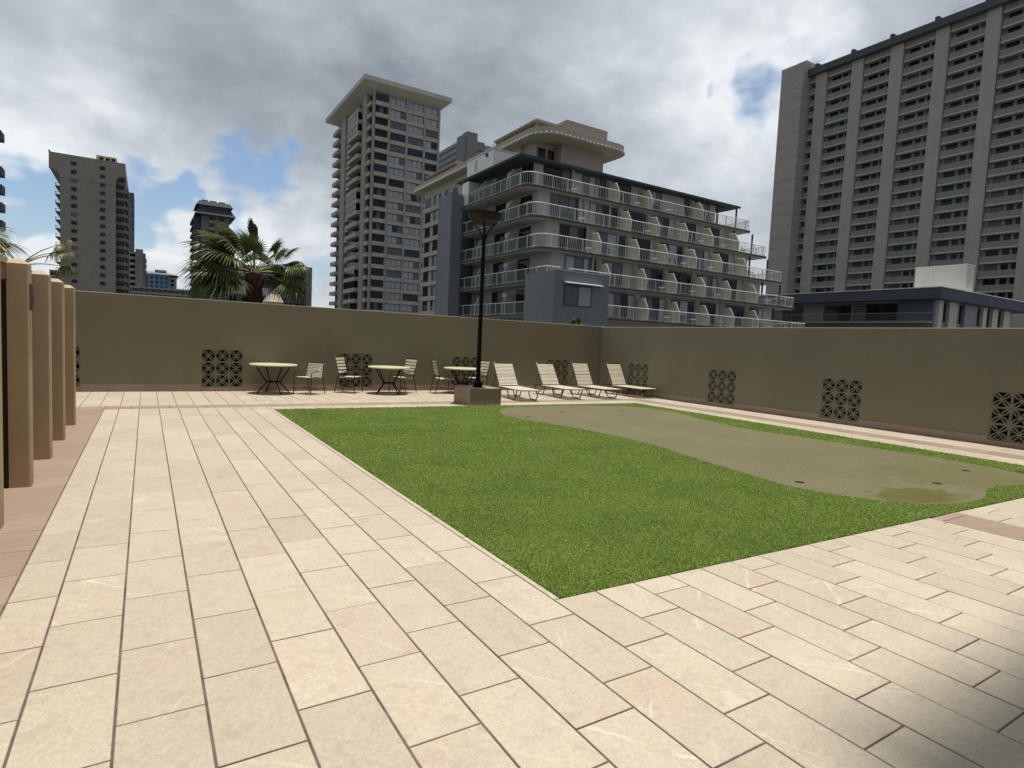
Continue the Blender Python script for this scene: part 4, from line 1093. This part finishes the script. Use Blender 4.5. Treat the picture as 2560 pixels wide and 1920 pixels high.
pb = MB().box(50.3, 57.8, 69.6, 74, 31.16, 33.15).build('penthouse', ROSE, b6)
MB().box(47.8, 50.28, 70.8, 75, 31.16, 32.6).build('penthouse_wing', ROSE, b6)
for y0, y1, x1 in ((70.2, 82, 49.5), (95, 108, 51)):
    MB().box(45.6, x1, y0, y1, 31.62+.6, 31.8+.6).build('canopy', BEI, b6); MB().box(45.65, x1, y0+.05, y1-.05, 31.55+.6, 31.618+.6).build('canopy_soffit', ORNG if y0 > 90 else SOFF, b6)
    for y in (y0+.5, (y0+y1)/2, y1-.6): MB().box(46.0, 46.3, y, y+.5, 31.16, 31.55+.6).build('canopy_post', ROSE, b6)
    rr = MB().tube([(45.3, y0, 31.75), (45.3, y1, 31.75)], .04, 5)
    for i in range(int((y1-y0)/.5)): rr.tube([(45.3, y0+i*.5, 31.15), (45.3, y0+i*.5, 31.75)], .02, 4)
    rr.build('terrace_rail', DRAIL, b6)
for k in range(11):
    z = 26.5-2.8*k
    window(b6, (46.29, 105.4, z), '-x', 3.2, 1.95, 3, pick(([G_GREY, G_CURT, G_DARK], 3), (G_DARK, 2), ([G_DARK, G_CURT], 2)))
    window(b6, (46.29, 100.6, z-.2), '-x', 1.3, 2.2, 1, G_DARK)
    MB().box(45.9, 46.29, 101.9, 109.6, z-.86, z-.04).build('spandrel', BEI, b6)
    bx = MB().box(44.9, 46.29, 95.2, 97.9, z-.85, z+.20).build('balcony', BEI, b6)
    MB().tube([(44.95, 95.2, z+.55), (44.95, 97.9, z+.55)], .05, 5).tube([(44.95, 97.85, z+.55), (46.2, 97.85, z+.55)], .05, 5).build('balcony_rail', DRAIL, bx)
    window(b6, (46.29, 97.2, z+.15), '-x', 1.6, 1.6, 1, G_DARK)
    window(b6, (46.29, 109.3, z), '-x', 2.4, 1.9, 1, G_DARK)
    MB().tube([(45.85, 106.9, z+.25), (45.85, 109.5, z+.25)], .05, 5).build('balcony_rail', DRAIL, b6)
    bx2 = MB().box(44.9, 46.29, 85.5, 92, z-.85, z+.20).build('balcony', BEI, b6)

# ---------------------------------------------------------------- tall beige tower with overhanging roof
CONC = bm('warm_grey_concrete', (.325, .295, .255)); SPAN = bm('pale_spandrel', (.40, .375, .325)); ROOFC = bm('roof_concrete', (.46, .45, .40))
b3 = thing('beige_tower', 'tall beige apartment tower with a wide overhanging flat roof', 'building', (0, 0, 0))
MB().box(45.95, 62.9, 142, 172, GROUND_Z, 59.6).build('wall', CONC, b3)
rf = MB().prism([(42.9,139.6),(65.2,139.6),(65.2,175),(42.9,175)], 60.9, 61.95).build('roof', ROOFC, b3)
m = MB(); a = [(42.9,139.6,60.9),(65.2,139.6,60.9),(65.2,175,60.9),(42.9,175,60.9),(45.9,141.95,59.6),(62.95,141.95,59.6),(62.95,172.1,59.6),(45.9,172.1,59.6)]
m.add(a, [(0,4,5,1),(1,5,6,2),(2,6,7,3),(3,7,4,0)]).build('soffit', bm('pale_soffit', (.50, .475, .40)), rf)
MB().lathe([(.05, 0), (.05, 1.0), (.35, 1.3), (.35, 1.9), (.05, 2.0)], 10, (57, 141, 61.95)).build('antenna', WHT, rf)
sp = MB()
for i in range(24): sp.box(46.5+i*.72, 46.7+i*.72, 139.9, 140.1, 60.78, 60.9)
tag(sp.build('roof_spouts', ALU, rf), kind='stuff')
for x in (45.7, 49.5, 54.05, 58.7, 62.55): MB().box(x, x+.55, 141.55, 142, GROUND_Z, 59.8).build('pier', CONC, b3)
for k in range(21):
    z = 57.35-2.74*k
    for bi, (x0, x1) in enumerate(((46.27, 49.48), (50.07, 54.03), (54.62, 58.68), (59.27, 62.53))):
        w = x1-x0
        if bi == 0:
            MB().box(x0, x1, 141.1, 141.99, z-.95, z-.02).build('balcony', SPAN, b3)
            if k in (0, 6): window(b3, (x0, 141.4, z), '-y', w, 1.78, 2, G_BLUE)
            else:
                window(b3, (x0+.1, 141.99, z), '-y', w-.2, 1.75, 3, pick((G_DARK, 3), ([G_DARK, G_GREY, G_DARK], 2)))
        else:
            MB().box(x0, x1, 141.62, 141.99, z-.95, z-.02).build('spandrel', SPAN, b3)
            window(b3, (x0, 141.9, z), '-y', w, 1.76, 2 if bi == 3 else 3, pick((G_BLUE, 1.6), ([G_CURT, G_CURT, G_GREY], 3), (G_CURT, 3), ([G_CURT, G_BLUE, G_GREY], 1.6), (G_DARK, 1.0), (G_GREY, 1.5)), bar=.10)
    # left side: window strip, pier, balcony, window, pier, balcony
    MB().box(45.3, 45.94, 142.3, 144.8, z-.95, z-.02).build('spandrel', SPAN, b3)
    window(b3, (45.93, 144.6, z), '-x', 2.2, 1.75, 2, G_DARK)
    if k % 7 in (1, 2): window(b3, (44.35, 157.6, z), '-x', 9.0, 1.7, 4, G_DARK)
    bo = MB().box(44.3, 45.94, 148.3, 157.8, z-1.0, z-.05).build('balcony', SPAN, b3)
    window(b3, (45.93, 157.4, z), '-x', 8.6, 1.75, 4, G_DARK)
    MB().tube([(44.4, 148.4, z+.25), (44.4, 157.7, z+.25)], .05, 5).build('balcony_rail', DRAIL, bo)
    window(b3, (45.93, 162.3, z), '-x', 3.6, 1.75, 2, pick((G_GREY, 2), (G_DARK, 2)))
    MB().box(45.5, 45.94, 158.4, 162.5, z-.95, z-.02).build('spandrel', SPAN, b3)
    MB().box(44.3, 45.94, 166.9, 172, z-1.0, z-.05).build('balcony', SPAN, b3)
    window(b3, (45.93, 171.6, z), '-x', 4.4, 1.75, 3, pick((G_GREY, 2), (G_DARK, 2)))
for y0, y1 in ((144.85, 148.2), (162.6, 166.8)): MB().box(45.2, 45.949, y0, y1, GROUND_Z, 59.7).build('pier', CONC, b3)

# ---------------------------------------------------------------- tan slab tower on the left
TAN = bm('tan_masonry', (.265, .232, .196)); TAN2 = bm('dark_tan', (.20, .165, .135)); WARM = bm('warm_penthouse', (.52, .43, .30))
b4 = thing('slab_tower', 'tan slab tower with two columns of small windows behind the pillars', 'building', (0, 0, 0))
MB().box(-23.85, -8.73, 245, 285, GROUND_Z, 50.8).build('wall', TAN, b4)
def tee():
    m = MB(); ar = [(-26.63, 56.0), (-26.63, 51.1), (-25.2, 50.7)]+[(-25.6+1.75*math.sin(R(a)), 48.9+1.75*math.cos(R(a))) for a in (10, 35, 60, 85)]+[(-23.85, 48.4), (-8.73, 48.4)]+[(-7.0-1.73*math.sin(R(a)), 49.7+1.73*math.cos(R(a))) for a in (85, 60, 35, 10)]+[(-6.02, 51.4), (-6.02, 56.0)]
    n = len(ar); m.add([(x, 244.9, z) for x, z in ar]+[(x, 285.1, z) for x, z in ar], [tuple(range(n)), tuple(range(2*n-1, n-1, -1))]+[((i+1) % n, i, n+i, n+(i+1) % n) for i in range(n)]); return m
tee().build('top_storey', TAN, b4)
MB().box(-26.7, -26.3, 244.8, 285, 56.0, 56.5).build('parapet', TAN, b4)
MB().box(-17, -14.6, 252, 262, 56, 57.6).build('penthouse', WARM, b4)
ph = MB().box(-14.5, -8.7, 252, 262, 56, 59.0).build('penthouse', WARM, b4)
MB().lathe([(2.2, 0), (2.0, .35), (1.4, .7), (.4, .9)], 16, (-11.6, 257, 59.0)).build('dome', ALU, ph)
for x in (-13.6, -11.8, -10.2): window(ph, (x, 251.99, 56.6), '-y', 1.1, 1.9, 2, G_DARK)
for k in range(15):
    z = 52.8-2.72*k
    window(b4, (-20.9, 244.88, z), '-y', 1.5, 1.12, 2, pick((G_DARK, 3), (G_BLUE, 2), (G_GREY, 1)))
    window(b4, (-13.12, 244.88, z-.05), '-y', 1.42, 1.12, 2, pick((G_DARK, 3), (G_BLUE, 2), (G_GREY, 1)))
    zb = 45.4-2.72*k
    bo = MB().box(-25.1, -23.86, 245.3, 283, zb, zb+.3).build('balcony', TAN2, b4)
    MB().tube([(-25.05, 245.4, zb+1.1), (-25.05, 282, zb+1.1)], .06, 5).tube([(-25.05, 245.4, zb+.3), (-25.05, 245.4, zb+1.1)], .06, 5).tube([(-25.05, 245.4, zb+1.1), (-23.9, 245.4, zb+1.1)], .06, 5).build('balcony_rail', DRAIL, bo)
    zc = 47.3-2.72*k
    bo = MB().box(-8.72, -5.4, 246.2, 284, zc-.9, zc+.15).build('balcony', TAN2, b4)
    window(b4, (-8.6, 246.15, zc+.3), '-y', 2.2, 1.3, 2, G_DARK)
    MB().box(-6.2, -5.2, 252+.6*k, 254+.6*k, zc-.9, zc+1.8).build('balcony_fin', TAN2, b4)
MB().box(-8.72, -6.1, 246.6, 284, GROUND_Z, 50).build('side_wall', TAN2, b4)

# ---------------------------------------------------------------- farther buildings
DKT = bm('dark_tower', (.060, .066, .078)); GRW = bm('grey_wall', (.185, .185, .195)); NAVY = bm('navy_facade', (.075, .090, .125)); LG = bm('light_grey', (.30, .30, .31)); MG = bm('mid_grey', (.20, .195, .20))
b5 = thing('pagoda_tower', 'dark tower with two flared pagoda roofs above the fan palm', 'building', (0, 0, 0))
MB().box(18.4, 28.2, 265, 280, GROUND_Z, 46.5).build('wall', GRW, b5)
def flare(z0, z1, x0, x1, y0, y1, o0, o1, name):
    a = [(x0-o0,y0-o0,z0),(x1+o0,y0-o0,z0),(x1+o0,y1+o0,z0),(x0-o0,y1+o0,z0),(x0-o1,y0-o1,z1),(x1+o1,y0-o1,z1),(x1+o1,y1+o1,z1),(x0-o1,y1+o1,z1)]
    MB().add(a, [(0,3,2,1),(4,5,6,7),(0,1,5,4),(1,2,6,5),(2,3,7,6),(3,0,4,7)]).build(name, DKT, b5)
flare(46.0, 48.7, 18.0, 28.4, 264.6, 280, 2.0, .3, 'lower_roof'); MB().box(17.9, 27.9, 264.8, 279, 48.7, 49.6).build('upper_storey', GRW, b5)
flare(49.5, 51.2, 18.0, 27.8, 264.6, 279, 1.6, .4, 'upper_roof')
for x in (18.5, 21.5, 24.6): MB().box(x, x+2.2, 266, 270, 51.2, 51.9).build('roof_plant', DKT, b5)
MB().box(15.9, 18.39, 266, 280, GROUND_Z, 45.5).build('side_wall', DKT, b5)
for k in range(14):
    z = 44.1-2.7*k
    for x in (21.0, 24.4):
        MB().box(x, x+2.2, 264.3, 264.99, z-1.0, z-.1).build('balcony', LG, b5); window(b5, (x+.1, 264.99, z), '-y', 2.0, 1.4, 2, G_DARK)
    MB().box(15.2, 15.89, 266, 279, z-.9, z).build('balcony', NAVY, b5)
b8 = thing('banded_block', 'grey block with dark ribbon windows behind the beige tower', 'building', (0, 0, 0))
MB().box(122.2, 140, 250.5, 300, GROUND_Z, 93.0).build('wall', LG, b8)
MB().box(124.5, 129.9, 249, 254, GROUND_Z, 96.8).build('lift_tower', MG, b8); MB().box(121.8, 124.48, 249.6, 254, GROUND_Z, 94.5).build('stair_tower', MG, b8)
MB().box(129.9, 134, 249.5, 256, 89.8, 93.5).build('plant_room', MG, b8)
for k in range(7):
    z = 90.4-2.9*k; MB().box(122.0, 122.19, 254.2, 299, z, z+1.2).build('ribbon_window', G_DARK, b8)
b9 = thing('glass_tower', 'thin blue grey tower peeking out behind the tan slab tower', 'building', (0, 0, 0))
MB().box(-13, -6.2, 430, 450, GROUND_Z, 80.9).build('wall', NAVY, b9)
for k in range(22):
    for x in (-10.6, -9.1, -7.7): window(b9, (x, 429.98, 78.0-2.75*k), '-y', 1.15, 1.9, 1, pick((G_GREY, 2), (G_BLUE, 2), (G_SKY, 1)), LG, .12)
b10 = thing('balcony_block', 'grey mid-rise with dark balcony bands right of the tan slab tower', 'building', (0, 0, 0))
MB().box(-16, -4.4, 345, 365, GROUND_Z, 37.3).build('wall', LG, b10); MB().box(-4.38, -1.2, 344, 365, GROUND_Z, 38.6).build('stair_tower', MG, b10); MB().box(-1.18, -.1, 346, 365, GROUND_Z, 37).build('side_wall', MG, b10)
for k in range(8):
    z = 34.8-2.78*k
    for x in (-9.0, -6.6): window(b10, (x, 344.98, z), '-y', 2.1, 1.5, 1, G_DARK)
    MB().box(-1.0, .3, 347, 364, z-1.0, z-.2).build('balcony', MG, b10)
b11 = thing('blue_glass_building', 'low blue glass building with a shallow hipped roof left of the palm', 'building', (0, 0, 0))
MB().box(-4, 11.5, 400, 425, GROUND_Z, 31.5).build('wall', mat('sky_glass_wall', (.10, .21, .32), .12, .1, .4), b11); MB().box(11.52, 15.3, 401, 425, GROUND_Z, 30.4).build('end_wall', LG, b11)
MB().add([(-5,399,31.5),(16.4,399,31.5),(16.4,426,31.5),(-5,426,31.5),(0,405,33.2),(10.5,405,33.2),(10.5,420,33.2),(0,420,33.2)], [(0,3,2,1),(4,5,6,7),(0,1,5,4),(1,2,6,5),(2,3,7,6),(3,0,4,7)]).build('roof', MG, b11)
MB().box(4.4, 10.2, 403, 412, 33.21, 34.3).build('penthouse', LG, b11)
for i in range(5):
    for k in range(4): window(b11, (-.2+i*2.4, 399.98, 28.6-2.6*k), '-y', 1.3, 1.7, 2, pick((G_SKY, 2), (G_BLUE, 2)), NAVY, .15)
for k in range(4): window(b11, (12.3, 400.98, 27.6-2.5*k), '-y', 1.6, 1.6, 1, G_DARK)
b12 = thing('parking_block', 'long low grey parking block with open decks below the blue glass building', 'building', (0, 0, 0))
MB().box(-6, 21, 331, 345, GROUND_Z, 19.4).build('wall', MG, b12)
for z in (19.6, 17.2): MB().box(-6, 21, 330, 331, z-.5, z+.4).build('deck_edge', LG, b12)
for i in range(11): MB().box(-5.5+i*2.4, -5.2+i*2.4, 330.2, 330.9, 15, 19.1).build('column', LG, b12)
b13 = thing('fin_block', 'dark glassy block with a grey end fin behind the fan palm', 'building', (0, 0, 0))
MB().box(20, 44.0, 201, 222, GROUND_Z, 21.8).build('wall', DKT, b13); MB().box(44.1, 45.8, 199.5, 222, GROUND_Z, 22.8).build('end_fin', bm('fin_grey', (.20, .19, .20)), b13)
for k in range(5):
    z = 19.6-2.7*k; MB().box(22, 44.05, 200.2, 200.99, z-.35, z).build('floor_band', MG, b13)
    for i in range(8): window(b13, (22.5+i*2.65, 200.98, z+.1), '-y', 2.4, 2.1, 2, pick((G_DARK, 3), (G_GREY, 1), (G_SKY, 1)))
b14 = thing('pale_low_house', 'low pale pinkish building right behind the palm trunk', 'building', (0, 0, 0))
MB().box(21.2, 27.8, 181, 192, GROUND_Z, 14.1).build('wall', bm('pale_pink', (.40, .35, .33)), b14); MB().box(27.9, 32, 181.5, 192, GROUND_Z, 13.9).build('wall', bm('pale_white', (.52, .52, .54)), b14)
MB().box(18, 33.5, 179, 181, GROUND_Z, 11.4).build('front_wall', NAVY, b14); MB().box(17.5, 34, 178.5, 181, 11.4, 11.8).build('roof', LG, b14)
for i in range(4): window(b14, (19+i*3.4, 178.98, 8.7), '-y', 2.0, 2.2, 2, G_DARK)
MB().add([(24.2,150,8.6),(28.0,150,8.6),(28.0,156,8.6),(24.2,156,8.6),(25.0,152,10.6),(27.3,152,10.6),(27.3,154,10.6),(25.0,154,10.6)], [(4,5,6,7),(0,1,5,4),(1,2,6,5),(2,3,7,6),(3,0,4,7)]).build('tan_roof', bm('tan_roof', (.40, .31, .24)), b14)
MB().box(24.2, 28, 150, 156, GROUND_Z, 8.6).build('annex_wall', bm('annex', (.3, .25, .21)), b14)
b15 = thing('balcony_tower', 'tower whose balcony ends just show at the left edge of the picture', 'building', (0, 0, 0))
MB().box(-26, -14.2, 60, 78, GROUND_Z, 17.5).build('wall', BEI, b15)
for k in range(9):
    z = 16.0-1.35*k
    if k != 1: MB().box(-14.19, -9.42, 60.2, 61.6, z-.75, z-.12).build('balcony', NAVY, b15)
b16 = thing('grid_block', 'small grey block with a grid of windows low behind the pillars', 'building', (0, 0, 0))
MB().box(-36, -31.8, 330, 345, GROUND_Z, 24.3).build('wall', LG, b16)
for k in range(3):
    for x in (-35.4, -34.1, -32.9): window(b16, (x, 329.98, 22.0-2.6*k), '-y', .95, 1.7, 1, G_DARK)

# tower behind the camera: its roof edge shades the near right corner of the paving
b0 = thing('hotel_tower', 'beige hotel tower standing behind the viewer beside the terrace', 'building', (0, 0, 0))
MB().box(5.0, 42, -18, -1.4, GROUND_Z, 66.5).build('wall', bm('own_hotel', (.42, .38, .32)), b0)
MB().box(5.9, 43, -19, .90, 66.5, 67.3).build('roof', bm('own_roof', (.5, .48, .44)), b0)
for k in range(22):
    for i in range(7): window(b0, (41-i*4.7, -1.39, 2.0+2.9*k), '-y', 3.2, 2.2, 3, G_GREY).rotation_euler = (0, 0, math.pi)
